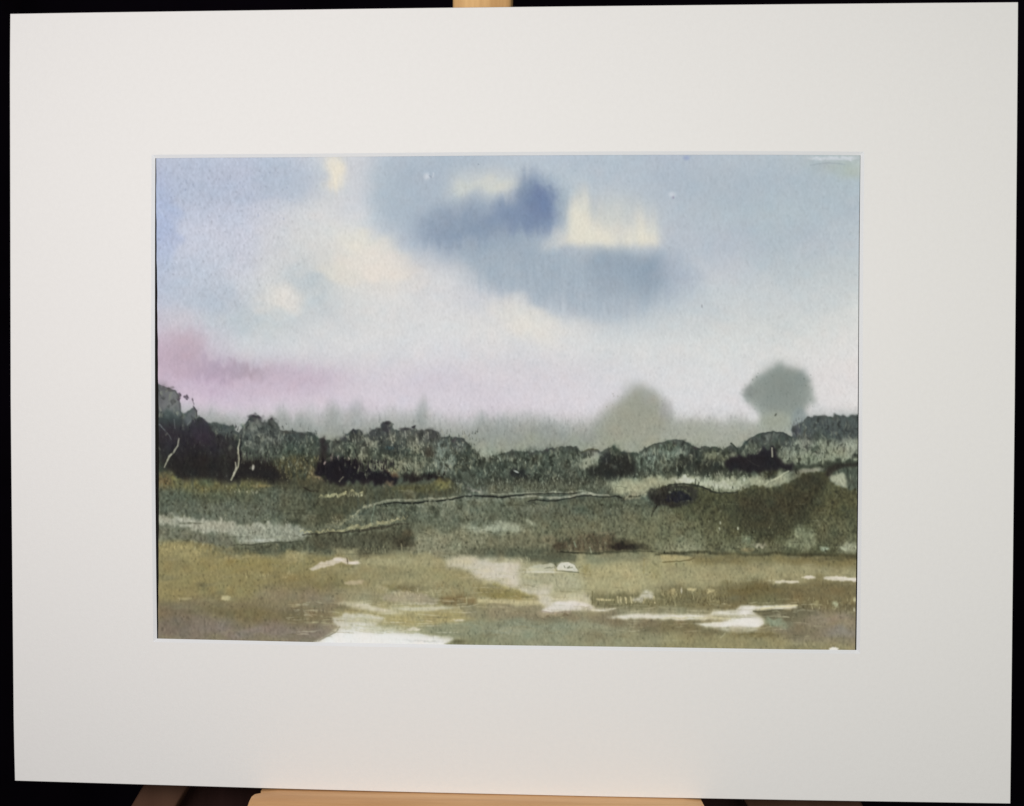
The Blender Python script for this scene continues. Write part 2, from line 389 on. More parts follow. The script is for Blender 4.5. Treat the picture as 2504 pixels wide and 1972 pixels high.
# cream breaks
P('Q', [(720, 230), (1170, 240), (1200, 370), (1040, 400), (700, 430), (620, 380)], (209, 211, 203), 15, .72, m=8, st=6)
O('Q', 1080, 320, 120, 50, (216, 216, 200), .9, .5, m=5)
O('Q', 840, 340, 110, 50, (208, 212, 202), .9, .5, m=5)
T['Q2'] = (900, 360, 3.416)
s_ = win(1330, 1640, 400, 640, 10)
Xg, Yg = XX[s_]+1.5*NM1[s_], YY[s_]
tp = np.interp(Xg, [1340, 1362, 1380, 1392, 1404, 1420, 1436, 1450, 1466, 1476, 1492, 1512, 1532, 1548, 1566, 1586, 1602, 1616, 1634],
               [625, 606, 572, 515, 482, 486, 512, 535, 520, 545, 574, 580, 570, 545, 532, 545, 565, 590, 625])
stq = 12*up(0, 7, 140, 91)[s_]+5*up(0, 14, 90, 92)[s_]
u_g = np.clip((Yg+stq-tp+62)/118, 0, 1); lo_g = np.clip((609+.25*stq-Yg)/20, 0, 1)
mg = (u_g*u_g*(3-2*u_g))*(lo_g*lo_g*(3-2*lo_g))*np.clip((Xg-1345)/30, 0, 1)*np.clip((1638-Xg)/40, 0, 1)
lay(s_, blur(mg, 5)*.93, (230, 224, 204))
P('Z', [(1560, 628), (1640, 632), (1690, 650), (1680, 690), (1640, 720), (1560, 730)], (152, 168, 184), 15, .5, m=3, st=10)
for x in range(1180, 1640, 17):
    O('Z', x+6*math.sin(x), 690+26*math.sin(x*.7)+(20 if x > 1380 else -30), 4.5, 46, (158, 173, 188), 1, .28, st=3)
O('Q', 1560, 780, 110, 60, (205, 208, 206), .9, .6, -30, st=5)
# lower blue bar to the right
P('R', [(-200, 880), (430, 920), (450, 1150), (300, 1250), (-200, 1230)], (144, 162, 178), 11, .85, m=3, st=10)
P('R', [(-120, 930), (410, 940), (420, 1100), (-100, 1120)], (137, 157, 177), 12, .55, m=4, st=12)
O('R', 540, 1060, 150, 120, (168, 180, 196), .9, .5, m=6, st=10)
P('R', [(-400, 1200), (380, 1200), (300, 1300), (-100, 1400), (-400, 1330)], (170, 184, 196), 14, .55, m=5, st=18)
P('Z', [(1180, 640), (1560, 640), (1560, 760), (1400, 775), (1280, 740)], (168, 181, 193), 18, .4, m=6, st=20)
O('Z', 1290, 790, 75, 32, (227, 222, 211), .9, .9, 25, m=5)
O('Z', 1262, 757, 40, 26, (220, 218, 212), .9, .6, 25, m=4)
O('Z', 1360, 808, 80, 22, (224, 221, 214), .9, .5, m=4)
# far right
O('R', 900, 250, 600, 200, (172, 185, 198), .9, .35, m=10)
O('R', 1330, 780, 180, 160, (172, 188, 196), .9, .5, m=8)
O('R', 1650, 1260, 260, 80, (198, 206, 208), .9, .5, m=8)
P('R', [(1500, 100), (1900, 110), (2050, 190), (2050, 260), (1700, 200)], (166, 178, 180), 10, .5, m=5)
O('R', 1980, 190, 130, 60, (176, 188, 176), .9, .7, m=4)
L('R', [(1650, 150), (1800, 130), (1930, 150)], 3, (150, 163, 170), .6)
for x in (1710, 1840, 1960): O('R', x, 95, 70, 14, (205, 210, 216), .8, .8, f=1)
O('R', 610, 90, 26, 18, (146, 160, 196), .8, .7); O('R', 500, 420, 9, 12, (148, 145, 170), .5, .9); O('R', 490, 395, 26, 20, (214, 217, 224), .9, .6)
O('R', 740, 1330, 5, 15, (146, 150, 156), .5, .9)
O('Q', 490, 245, 22, 26, (208, 214, 222), .8, .8); L('Q', [(515, 235), (530, 250)], 2, (130, 140, 158), .7); L('Q', [(548, 215), (542, 248)], 2, (214, 219, 226), .8)
O('Q', 923, 145, 5, 5, (110, 125, 140), .6, .9)
# mauve bank on the left
P('A', [(110, 200), (330, 90), (500, 120), (560, 300), (640, 390), (1100, 460), (1700, 520), (1800, 640), (900, 640), (110, 620)],
  (197, 178, 191), 18, .45, m=8, st=10)
O('A', 400, 250, 150, 130, (188, 166, 178), .9, .5, m=7, st=9)
O('A', 300, 420, 220, 150, (192, 170, 186), .9, .45, m=7, st=8)
O('A', 720, 500, 250, 80, (178, 160, 180), .8, .6, 8, m=6, st=8)
O('A', 1020, 520, 190, 65, (176, 160, 172), .8, .6, 5, m=6, st=8)
O('A', 1500, 560, 380, 70, (201, 184, 199), .9, .5, m=6, st=8)
O('A', 900, 700, 700, 90, (213, 199, 214), .9, .45, m=6, st=6)
P('P', [(100, 1340), (380, 1340), (380, 1480), (100, 1500)], (205, 202, 207), 14, .4, m=8, st=6)
# pigment grain of the sky
S(384, 730, 400, 540, 60, (150, 162, 188), (1.2, 2.4), .4, 3)
st_sky = np.clip((YY-600)/60, 0, 1)*np.clip((820-YY)/60, 0, 1)*np.clip(1-np.abs(XX-1330)/330, 0, 1)
cv += (up(0, 7, 55, 77)*st_sky*1.6+up(0, 4, 30, 78)*st_sky*1.2)[..., None]*np.array([1.0, .9, .75])

# ---- mist wood behind the tree line
mist_top = [(366, 1010), (420, 1002), (500, 1000), (560, 1008), (640, 1012), (720, 1006), (790, 1002), (820, 992), (870, 1003), (930, 1004), (1005, 1004),
            (1022, 990), (1040, 988), (1052, 1010), (1100, 1030), (1150, 1024), (1210, 1016), (1280, 1012), (1340, 1026), (1400, 1038), (1440, 1030),
            (1466, 1010), (1500, 975), (1530, 952), (1562, 934), (1590, 952), (1625, 975), (1640, 1010), (1648, 1030), (1690, 1032), (1740, 1042),
            (1790, 1030), (1830, 1020), (1860, 1045), (1940, 1045), (1990, 1010), (2040, 1008), (2120, 1000)]
P('Z', mist_top+[(2120, 1250), (366, 1250)], (178, 183, 180), 9, .62, m=4, st=9)
P('Z', [(x, y+26) for x, y in mist_top]+[(2120, 1250), (366, 1250)], (152, 158, 150), 12, .72, m=4, st=10)
P('Z', [(366, 1060), (620, 1060), (900, 1052), (1100, 1062), (1280, 1050), (1480, 1050), (1800, 1070), (2120, 1060), (2120, 1250), (366, 1250)], (142, 147, 134), 16, .7, m=5, st=8)
P('Z', [(x, y+4) for x, y in mist_top[24:33]]+[(1640, 1100), (1440, 1100)], (154, 158, 144), 11, .75, f=2, m=3, st=5)
P('Z', [(1480, 1000), (1540, 965), (1600, 975), (1630, 1010), (1620, 1090), (1480, 1090)], (157, 158, 138), 10, .7, m=3, st=5)
O('C', 1540, 850, 130, 90, (150, 154, 140), .9, .4, m=2); O('C', 1560, 780, 60, 70, (163, 166, 158), .9, .5, st=3); O('C', 1740, 900, 60, 90, (160, 160, 158), .8, .6, st=3)
P('D', [(0, 1060), (420, 1080), (760, 1050), (1290, 1070), (1290, 1200), (760, 1320), (0, 1260)], (165, 168, 153), 9, .75, m=4, st=6)
for x, y, w, h in ((812, 1010, 20, 26), (868, 1005, 22, 26), (1032, 1016, 12, 36), (700, 1030, 30, 22), (640, 1034, 26, 18), (520, 1028, 24, 22), (560, 1030, 20, 18), (740, 1045, 26, 26), (1210, 1040, 40, 26), (1345, 1048, 40, 20)):
    O('Z', x, y+8, w, h, (146, 153, 148), .9, .5, st=6)
K('C', 0, 1000, 1010, 1150, 70, (130, 135, 128), (8, 20), (2, 4), .25, .05, 12)
K('B', 0, 2033, 1000, 1150, 90, (140, 147, 144), (8, 24), (2, 4), .28, .05, 13)
# misty round tree on the right
P('D', [(835, 700), (890, 640), (960, 560), (1060, 490), (1180, 455), (1280, 490), (1330, 530), (1400, 510), (1430, 600), (1450, 690), (1510, 740), (1490, 850), (1400, 880), (1330, 900), (1300, 1120), (1000, 1120), (940, 980), (880, 880), (830, 780)],
  (150, 160, 152), 5, .85, f=3, m=3, st=4)
P('D', [(870, 700), (950, 590), (1040, 500), (1180, 478), (1300, 500), (1400, 540), (1440, 680), (1480, 760), (1430, 860), (1340, 910), (1240, 960), (1020, 950), (910, 860)],
  (136, 145, 138), 9, .75, f=4, m=2, st=4)
O('D', 860, 730, 60, 70, (125, 134, 130), .7, .6, f=2); O('D', 1180, 690, 180, 190, (126, 136, 129), 1, .6, m=3); O('D', 1380, 590, 60, 80, (128, 140, 136), .7, .5, f=2)
P('D', [(970, 980), (1280, 900), (1300, 1130), (1010, 1120), (960, 1020)], (158, 164, 144), 9, .7, f=2, m=3)
P('D', [(1290, 940), (1370, 870), (1420, 930), (1460, 1000), (1400, 1100), (1280, 1120)], (132, 146, 144), 4, .8, f=2)
P('D', [(840, 900), (920, 920), (960, 1020), (940, 1060), (880, 1000)], (217, 215, 214), 5, .85, f=2)
O('D', 1125, 955, 9, 16, (82, 88, 76), .6, .9, 30)
S(1830, 1990, 910, 1010, 40, (104, 116, 108), (1, 1.8), .5, 9)
S(1480, 1640, 960, 1090, 80, (134, 132, 118), (1, 1.8), .4, 10)

# ---- tree line
tl = loc('A', [(-60, 640), (85, 650), (180, 680), (270, 710), (318, 780), (335, 935), (360, 948), (420, 910), (465, 880), (495, 920), (495, 975), (545, 985), (600, 1030), (690, 1032), (760, 1060), (850, 1058), (885, 1115), (915, 1128), (960, 1050), (1020, 985), (1060, 955), (1110, 965), (1140, 1030), (1182, 1035), (1205, 1000), (1255, 992), (1290, 1045), (1330, 1110), (1450, 1118), (1550, 1150), (1620, 1130), (1690, 1180)]) \
   + loc('B', [(30, 1190), (70, 1200), (130, 1222), (230, 1212), (262, 1160), (345, 1105), (430, 1128), (450, 1160), (490, 1140), (530, 1100), (615, 1080), (640, 1028), (710, 1035), (740, 1098), (800, 1110), (860, 1085), (930, 1105), (950, 1068), (965, 1098), (1020, 1112), (1100, 1098), (1160, 1115), (1210, 1180), (1300, 1186), (1440, 1192), (1480, 1238), (1530, 1300), (1570, 1370), (1640, 1428), (1700, 1410)]) \
   + loc('C', [(60, 1360), (150, 1325), (280, 1312), (400, 1330), (560, 1300), (720, 1270), (850, 1268), (900, 1325), (980, 1298), (1060, 1300), (1090, 1328), (1150, 1290), (1240, 1268), (1290, 1320), (1380, 1338), (1480, 1330), (1560, 1280), (1650, 1240)]) \
   + loc('D', [(60, 1222), (130, 1214), (225, 1216), (330, 1285), (420, 1270), (500, 1275), (600, 1300), (680, 1255), (760, 1290), (800, 1245), (870, 1188), (950, 1150), (1080, 1125), (1200, 1140), (1290, 1180), (1300, 1080), (1380, 1030), (1440, 980), (1560, 968), (1700, 975), (1760, 960), (1830, 975), (2050, 950)])
P('Z', tl+[(2120, 1260), (366, 1260)], (80, 89, 82), 1.0, 1, f=1.3, v=.6)
# left corner
P('A', [(90, 650), (190, 682), (285, 712), (325, 800), (335, 960), (300, 1020), (100, 980)], (108, 111, 112), 1.5, .9, f=1.5, tex=(NV2, .12))
O('A', 225, 890, 70, 150, (130, 134, 132), .8, .6, f=2, st=4); O('A', 150, 760, 60, 110, (98, 98, 100), .8, .6)
L('A', [(130, 660), (270, 706), (322, 800), (335, 940)], 2, (70, 70, 72), .7)
P('A', [(335, 950), (420, 912), (470, 885), (492, 930), (470, 990), (400, 1060), (340, 1010)], (96, 102, 104), 1.3, .9, f=1)
L('A', [(462, 880), (492, 915), (494, 970)], 3, (42, 44, 50), .9); L('A', [(450, 800), (470, 850), (462, 880)], 1.6, (60, 55, 62), .6, brk=.6)
for x, y, rx, ry in ((320, 755, 16, 22), (375, 780, 14, 16), (400, 775, 14, 20), (390, 800, 10, 8), (310, 800, 14, 12), (455, 800, 6, 10), (325, 790, 8, 8)):
    O('A', x, y, rx, ry, (78, 68, 80), .6, .85, f=1)
P('A', [(100, 960), (330, 1000), (440, 1060), (560, 1100), (900, 1180), (950, 1300), (870, 1640), (400, 1620), (170, 1500), (100, 1400)], (44, 42, 45), 4, .92, f=2, m=3, st=3, tex=(NV2, .08))
P('A', [(495, 985), (540, 985), (600, 1030), (650, 1120), (700, 1160), (640, 1240), (480, 1200), (420, 1080), (440, 1010)], (50, 48, 56), 1.6, .9, f=1.5)
O('A', 190, 990, 150, 70, (58, 74, 70), .8, .7, f=2, m=3); O('A', 200, 1180, 90, 130, (48, 44, 50), .7, .5)
P('A', [(620, 1040), (690, 1030), (770, 1062), (850, 1058), (890, 1125), (860, 1180), (740, 1160), (660, 1130)], (78, 90, 85), 2, .85, f=1.6, tex=(NV, .2))
O('A', 700, 1100, 40, 30, (104, 114, 104), .7, .5, f=2)
P('A', [(640, 1180), (900, 1150), (930, 1400), (820, 1480), (640, 1350)], (56, 58, 60), 5, .6, m=3, tex=(NV, .3))
O('A', 480, 1300, 260, 200, (36, 34, 42), .8, .55, m=3, tex=(NV, .3)); O('A', 500, 1500, 320, 110, (38, 36, 36), .8, .6, m=3)
O('A', 540, 1200, 100, 80, (62, 46, 58), .8, .4)
# pale scratched trunks
L('A', [(120, 1050), (160, 1100), (205, 1150), (235, 1200)], [2.6, 2.2, 1.5, 1], (120, 128, 130), .8, brk=.5)
L('A', [(268, 1000), (270, 1090)], 1.3, (140, 145, 145), .6)
L('A', [(315, 1190), (300, 1260), (262, 1325), (220, 1370), (190, 1430), (170, 1480)], [2.2, 3.2, 3, 4, 3.4, 1.5], (150, 148, 134), .9, brk=.25)
L('A', [(320, 1160), (300, 1270), (275, 1330), (215, 1390)], 1.6, (28, 26, 34), .7)
L('A', [(430, 1010), (400, 1050)], 2.4, (120, 126, 124), .7)
# clump 2
P('A', [(930, 1130), (975, 1050), (1030, 985), (1062, 960), (1120, 975), (1150, 1035), (1190, 1040), (1210, 1005), (1255, 998), (1290, 1060), (1340, 1150), (1350, 1380), (1000, 1420), (940, 1300)], (84, 92, 85), 2, .85, f=1.5, tex=(NV, .15))
O('A', 1060, 990, 55, 35, (66, 64, 68), .6, .8, f=1.5); O('A', 1090, 1010, 60, 40, (74, 74, 76), .7, .6, f=1.5); O('A', 1235, 1040, 50, 50, (70, 74, 68), .7, .7, f=2); O('A', 1215, 1130, 80, 60, (60, 68, 62), .8, .7, f=2)
for x, y in ((1012, 1008), (1058, 966), (1110, 980), (1240, 1000)): O('A', x, y, 16, 12, (52, 44, 54), .6, .7, f=1)
L('A', [(920, 1130), (975, 1045), (1030, 985)], 1.8, (56, 60, 62), .8)
for x, y, rx, ry, r in ((1090, 1030, 40, 26, 40), (1230, 1220, 100, 26, 20), (1000, 1240, 60, 26, 30), (1330, 1200, 60, 26, -20), (1130, 1150, 40, 30, 0), (1060, 1090, 40, 40, 0), (1130, 1320, 30, 40, 0), (960, 1380, 24, 50, 0)):
    O('A', x, y, rx, ry, (138, 143, 130), .8, .6, r, f=2.2, st=2)
K('A', 940, 1380, 1060, 1420, 70, (140, 144, 132), (2, 7), (1.2, 2.6), .6, .2, 20)
K('A', 940, 1380, 1060, 1420, 60, (50, 56, 52), (3, 8), (1.4, 3), .6, .2, 21)
L('A', [(930, 1160), (918, 1300), (925, 1400), (915, 1450)], [3, 2.4, 3, 2], (26, 26, 30), .9)
L('A', [(922, 1200), (905, 1290), (912, 1400), (905, 1470), (870, 1530), (838, 1600)], [1.5, 3, 2.4, 3.2, 4, 2.6], (158, 156, 138), .9, brk=.2)
L('A', [(878, 1425), (885, 1480), (860, 1560)], [1.4, 3, 3], (176, 172, 156), .9)
O('A', 1052, 1478, 12, 26, (178, 176, 168), .5, .9, 10)
P('A', [(850, 1400), (1000, 1400), (1200, 1420), (1430, 1520), (1480, 1620), (1200, 1660), (840, 1640)], (34, 31, 34), 4, .94, f=2, v=3)
K('A', 850, 1300, 1330, 1440, 60, (40, 36, 44), (5, 12), (1.6, 3.4), .7, .1, 22); K('A', 750, 1250, 1380, 1440, 24, (120, 116, 104), (3, 7), (1.2, 2.2), .6, .2, 23)
# mid right of tile A
P('A', [(1340, 1115), (1450, 1120), (1550, 1152), (1690, 1182), (1760, 1240), (1700, 1360), (1400, 1380), (1340, 1300)], (72, 84, 77), 3, .8, f=2, tex=(NV, .2))
O('A', 1400, 1130, 70, 18, (62, 62, 54), .7, .6); O('A', 1590, 1145, 70, 18, (56, 64, 60), .7, .7, f=1)
K('A', 1340, 1760, 1180, 1400, 110, (112, 124, 112), (2, 7), (1.2, 2.4), .5, .2, 24); K('A', 1300, 1760, 1200, 1500, 90, (52, 60, 50), (3, 9), (1.4, 3), .5, .2, 25)
P('A', [(1240, 1400), (1400, 1380), (1700, 1370), (1740, 1560), (1800, 1620), (1500, 1640), (1300, 1540)], (92, 88, 64), 5, .8, m=3, tex=(NV, .25))
K('A', 1320, 1740, 1380, 1600, 110, (150, 142, 108), (2, 8), (1.2, 2.8), .65, .25, 26)
O('A', 1680, 1560, 90, 50, (140, 124, 96), .8, .6, 35, f=3)
K('A', 1300, 1720, 1400, 1650, 60, (52, 46, 34), (3, 9), (1.4, 3), .6, .2, 27)
P('A', [(1720, 1200), (1790, 1190), (1800, 1400), (1720, 1380)], (44, 36, 40), 4, .7, f=2, v=3)
# the black thicket
P('B', [(-60, 1500), (0, 1420), (70, 1400), (140, 1350), (190, 1400), (240, 1370), (300, 1410), (370, 1390), (420, 1470), (540, 1490), (680, 1520), (800, 1600), (760, 1640), (330, 1640), (230, 1680), (130, 1650), (40, 1580)],
  (27, 23, 33), 2, .97, f=2, v=4)
K('B', 0, 700, 1400, 1560, 70, (27, 23, 33), (6, 17), (2, 4), .9, .12, 30)
K('B', 110, 180, 1380, 1420, 6, (34, 26, 34), (18, 30), (2.4, 4), .9, .08, 31)
O('B', 40, 1210, 26, 26, (44, 36, 40), .6, .9, f=1.5); O('B', 50, 1290, 26, 90, (48, 44, 44), .7, .7, f=2)
for x, y in ((120, 1390), (195, 1385), (290, 1390), (60, 1430), (135, 1360)): O('B', x, y, 10, 22, (170, 152, 150), .6, .75, f=1)
L('B', [(360, 1300), (378, 1370), (405, 1420), (408, 1500)], [2, 3, 2.4, 2], (24, 24, 28), .95); L('B', [(392, 1460), (395, 1510)], 2.6, (170, 165, 150), .9)
L('B', [(240, 1575), (210, 1620)], 2.4, (140, 135, 120), .8); L('B', [(180, 1260), (185, 1300)], 2, (150, 150, 140), .6)
O('B', 20, 1600, 40, 16, (140, 118, 96), .8, .7, 30, f=2)
# clumps of tile B
P('B', [(262, 1165), (345, 1108), (430, 1130), (440, 1200), (300, 1215)], (62, 68, 60), 2, .85, f=1.5)
O('B', 345, 1125, 26, 18, (40, 40, 40), .7, .7, f=1); P('B', [(120, 1220), (250, 1190), (260, 1340), (120, 1340)], (78, 82, 70), 4, .6, m=2, tex=(NV, .3))
P('B', [(490, 1150), (530, 1102), (620, 1082), (640, 1030), (710, 1037), (725, 1100), (700, 1200), (620, 1240), (500, 1220)], (72, 77, 74), 2, .8, f=1.5, tex=(NV, .15))
P('B', [(615, 1080), (640, 1030), (708, 1036), (722, 1100), (690, 1150), (630, 1110)], (58, 58, 62), 1.4, .85, f=1.4)
for x, y in ((668, 1032), (940, 1082), (350, 1112), (1100, 1108), (950, 1072)): O('B', x, y, 18, 14, (38, 38, 42), .6, .85, f=1)
P('B', [(800, 1112), (860, 1087), (930, 1107), (1100, 1100), (1160, 1118), (1212, 1185), (1190, 1290), (1000, 1330), (800, 1250)], (92, 94, 86), 2, .7, f=1.5, tex=(NV, .25))
O('B', 1130, 1150, 70, 50, (68, 70, 68), .7, .7, f=2); O('B', 880, 1180, 60, 50, (74, 82, 70), .8, .6, f=2); O('B', 860, 1095, 60, 14, (60, 60, 58), .6, .7)
O('B', 750, 1320, 90, 60, (48, 58, 58), .8, .85, 15, f=2); O('B', 700, 1285, 40, 20, (62, 96, 104), .8, .7); O('B', 1100, 1340, 60, 50, (62, 54, 44), .8, .8, f=2); O('B', 620, 1340, 90, 60, (74, 80, 72), .8, .6, f=2)
O('B', 430, 1270, 110, 60, (76, 80, 68), .8, .7, 20, f=2); O('B', 340, 1180, 60, 40, (60, 66, 56), .8, .6, f=2)
for x, y, rx, ry, r in ((460, 1200, 14, 60, -15), (540, 1240, 60, 24, 30), (720, 1190, 30, 60, 0), (440, 1370, 60, 40, 20), (700, 1400, 60, 40, 20), (950, 1250, 70, 60, 0), (960, 1300, 40, 50, 0), (800, 1440, 120, 40, 10), (1000, 1430, 120, 60, 0), (560, 1440, 120, 30, 12), (640, 1490, 120, 24, 12), (780, 1500, 60, 50, 0), (960, 1540, 40, 60, 0)):
    O('B', x, y, rx, ry, (146, 146, 126), .8, .62, r, f=2.5, st=2)
K('B', 420, 1500, 1120, 1560, 190, (150, 150, 130), (3, 10), (1.2, 2.8), .55, .15, 32)
K('B', 240, 1560, 1120, 1500, 170, (58, 62, 56), (3, 10), (1.4, 3.2), .55, .2, 33)
for x, y0, y1 in ((855, 1110, 1180), (1080, 1120, 1190), (1085, 1470, 1530), (460, 1180, 1240), (1030, 1280, 1360), (720, 1180, 1230), (1320, 1440, 1500)): L('B', [(x, y0), (x+6, y1)], 2, (172, 174, 158), .8)
P('B', [(1180, 1200), (1300, 1188), (1440, 1195), (1490, 1250), (1560, 1370), (1560, 1560), (1180, 1540)], (82, 94, 90), 3, .7, f=2, tex=(NV, .2))
for x, y, rx, ry in ((1230, 1280, 60, 70), (1400, 1290, 60, 40), (1300, 1420, 60, 70), (1180, 1400, 60, 60), (1260, 1490, 50, 50)): O('B', x, y, rx, ry, (146, 156, 148), .9, .55, f=2.5, st=2)
O('B', 1440, 1340, 90, 90, (64, 74, 68), .9, .6, f=2); L('B', [(1215, 1185), (1440, 1196), (1500, 1260), (1580, 1380), (1640, 1450)], 5, (62, 70, 66), .7, f=2)
K('B', 1180, 1600, 1230, 1560, 80, (160, 166, 154), (3, 9), (1.2, 2.4), .5, .2, 34)
O('B', 740, 1540, 60, 26, (110, 76, 54), .8, .6, 25, f=2); O('B', 740, 1500, 40, 30, (140, 130, 90), .8, .6, f=2)
P('B', [(820, 1600), (860, 1550), (940, 1530), (1020, 1570), (1100, 1540), (1280, 1580), (1400, 1600), (1480, 1660), (1280, 1640), (1130, 1590), (880, 1620)], (34, 31, 33), 2, .95, f=2, v=3)
K('B', 850, 1300, 1540, 1620, 40, (34, 31, 33), (5, 12), (2, 3.6), .8, .1, 35)
P('B', [(1300, 1580), (1640, 1430), (2033, 1320), (2033, 1700), (1300, 1700)], (80, 88, 81), 5, .6, m=3, tex=(NV, .25))
K('B', 1500, 2033, 1400, 1700, 160, (128, 138, 128), (2, 7), (1.2, 2.6), .55, .2, 36); K('B', 1500, 2033, 1380, 1700, 150, (48, 54, 50), (3, 8), (1.4, 3), .55, .15, 37)
P('B', [(1880, 1500), (1960, 1480), (2100, 1520), (2110, 1580), (1940, 1580)], (36, 40, 44), 2.5, .85, f=2); O('B', 1960, 1520, 30, 10, (165, 170, 168), .6, .9, 25)
# tile C
P('C', [(0, 1360), (280, 1315), (720, 1275), (900, 1340), (900, 1600), (0, 1600)], (88, 98, 91), 5, .6, m=3, tex=(NV, .3))
K('C', 0, 1150, 1340, 1620, 220, (132, 142, 132), (2, 7), (1.2, 2.6), .5, .2, 40); K('C', 0, 1150, 1320, 1620, 190, (50, 56, 52), (3, 9), (1.4, 3.2), .5, .15, 41)
P('C', [(190, 1520), (220, 1480), (300, 1500), (400, 1560), (360, 1600), (220, 1580)], (36, 38, 42), 2.5, .85, f=2); O('C', 255, 1520, 26, 9, (176, 180, 178), .6, .9, 25)
O('C', 980, 1420, 100, 90, (150, 154, 138), .7, .9, f=3, v=3); O('C', 1040, 1360, 60, 40, (158, 162, 150), .7, .7, f=2); O('C', 800, 1420, 60, 80, (110, 116, 106), .9, .5, f=3)
L('C', [(900, 1330), (980, 1300), (1060, 1302)], 3, (92, 94, 66), .7)
P('C', [(950, 1530), (1050, 1470), (1100, 1380), (1180, 1330), (1250, 1380), (1330, 1370), (1420, 1400), (1440, 1540), (1300, 1580), (1240, 1640), (1200, 1600), (1000, 1560)], (44, 46, 46), 3, .9, f=2.5, v=3)
O('C', 1320, 1400, 60, 30, (62, 58, 56), .8, .7, f=2); O('C', 1220, 1470, 40, 12, (126, 134, 128), .7, .8, 30, f=1); L('C', [(1140, 1390), (1148, 1430)], 2.2, (176, 180, 176), .8); O('C', 1220, 1300, 60, 40, (84, 88, 82), .8, .7, f=2)
P('C', [(1440, 1370), (1560, 1285), (1650, 1243), (1780, 1218), (1900, 1218), (1990, 1300), (1990, 1400), (1700, 1500), (1480, 1500)], (112, 125, 115), 3, .85, f=2, tex=(NV, .2))
L('C', [(1480, 1335), (1570, 1278), (1650, 1244), (1780, 1218), (1900, 1218), (1980, 1270)], 4, (72, 82, 76), .75, f=2); O('C', 1850, 1250, 120, 30, (82, 100, 88), .8, .6, f=2)
O('C', 1700, 1290, 90, 30, (90, 102, 92), .9, .5, f=2); K('C', 1440, 1990, 1280, 1520, 100, (158, 166, 150), (2, 7), (1.2, 2.6), .55, .2, 42); K('C', 1440, 1990, 1300, 1560, 70, (64, 72, 64), (3, 9), (1.4, 3), .5, .2, 43)
# band of dark grass at the foot, then the pale flats
P('C', [(-60, 1600), (600, 1580), (1150, 1600), (1150, 1660), (500, 1670), (-60, 1650)], (62, 64, 56), 3, .8, f=2, v=4)
K('C', 0, 1150, 1600, 1690, 100, (160, 164, 146), (2, 6), (1.1, 2.2), .5, .2, 44); K('C', 0, 1150, 1600, 1700, 70, (46, 48, 42), (3, 8), (1.4, 3), .6, .15, 45)
P('C', [(1180, 1640), (1350, 1600), (1600, 1560), (1850, 1540), (2100, 1560), (2100, 1700), (1700, 1690), (1250, 1740)], (146, 148, 124), 4, .85, f=2, v=3)
# tile D
P('D', [(100, 1400), (280, 1330), (340, 1290), (400, 1380), (620, 1410), (620, 1560), (100, 1560)], (50, 54, 52), 4, .85, f=2, v=4)
P('D', [(380, 1290), (600, 1290), (700, 1300), (760, 1330), (700, 1400), (500, 1420), (380, 1380)], (112, 116, 98), 3, .8, f=2.5, tex=(NV, .3))
L('D', [(670, 1245), (730, 1290), (745, 1350)], 5, (52, 62, 52), .85, f=2); O('D', 630, 1330, 26, 40, (66, 76, 58), .7, .8, f=2); O('D', 340, 1310, 40, 30, (56, 66, 60), .7, .8, f=2)
P('D', [(795, 1300), (820, 1240), (880, 1190), (960, 1150), (1080, 1128), (1200, 1142), (1300, 1190), (1310, 1300), (1200, 1400), (1000, 1380), (820, 1360)], (86, 95, 86), 2, .9, f=1.5, tex=(NV, .15))
L('D', [(795, 1290), (830, 1230), (900, 1180), (1000, 1140), (1100, 1128), (1200, 1142), (1290, 1190)], 4, (56, 66, 62), .85, f=1.5)
O('D', 1080, 1175, 60, 30, (132, 142, 132), .8, .7, f=2); O('D', 1170, 1200, 80, 40, (66, 82, 72), .8, .7, f=2); O('D', 1240, 1260, 70, 60, (70, 76, 76), .8, .6, f=2); O('D', 900, 1290, 90, 40, (112, 118, 104), .8, .6, f=3)
P('D', [(620, 1420), (700, 1370), (940, 1350), (980, 1280), (1060, 1290), (1140, 1300), (1150, 1380), (1230, 1420), (1310, 1460), (1300, 1510), (1000, 1530), (990, 1600), (960, 1530), (640, 1520)], (36, 34, 42), 2.2, .96, f=2, v=3)
P('D', [(960, 1500), (1240, 1500), (1100, 1570), (1000, 1620)], (66, 64, 46), 3, .8, f=2)
L('D', [(1088, 1280), (1092, 1370)], 3, (182, 178, 160), .9, brk=.2); L('D', [(1095, 1380), (1085, 1540)], 1.8, (110, 104, 84), .8); L('D', [(840, 1405), (900, 1440), (960, 1465)], [1.2, 2, 2.6], (122, 118, 104), .8)
L('D', [(975, 1290), (960, 1330), (940, 1350)], 2.4, (170, 168, 148), .8); K('D', 790, 960, 1290, 1370, 14, (158, 158, 140), (3, 7), (1.2, 2.2), .6, .15, 46)
P('D', [(1300, 1080), (1380, 1030), (1440, 985), (1560, 972), (1760, 965), (2050, 955), (2050, 1220), (1500, 1200), (1320, 1220), (1290, 1180)], (78, 89, 85), 2.5, .9, f=2, v=2, tex=(NV, .2))
K('D', 1300, 1940, 1000, 1210, 160, (56, 64, 66), (4, 12), (1.6, 3.4), .5, .12, 47); K('D', 1300, 1940, 1000, 1210, 90, (112, 124, 112), (3, 9), (1.2, 2.6), .45, .12, 48); O('D', 1330, 1110, 40, 50, (92, 90, 104), .8, .5)
P('D', [(1310, 1230), (1380, 1200), (1600, 1210), (1940, 1200), (2050, 1200), (2050, 1400), (1600, 1440), (1300, 1460), (1170, 1400)], (138, 144, 127), 4, .88, f=3, v=5)
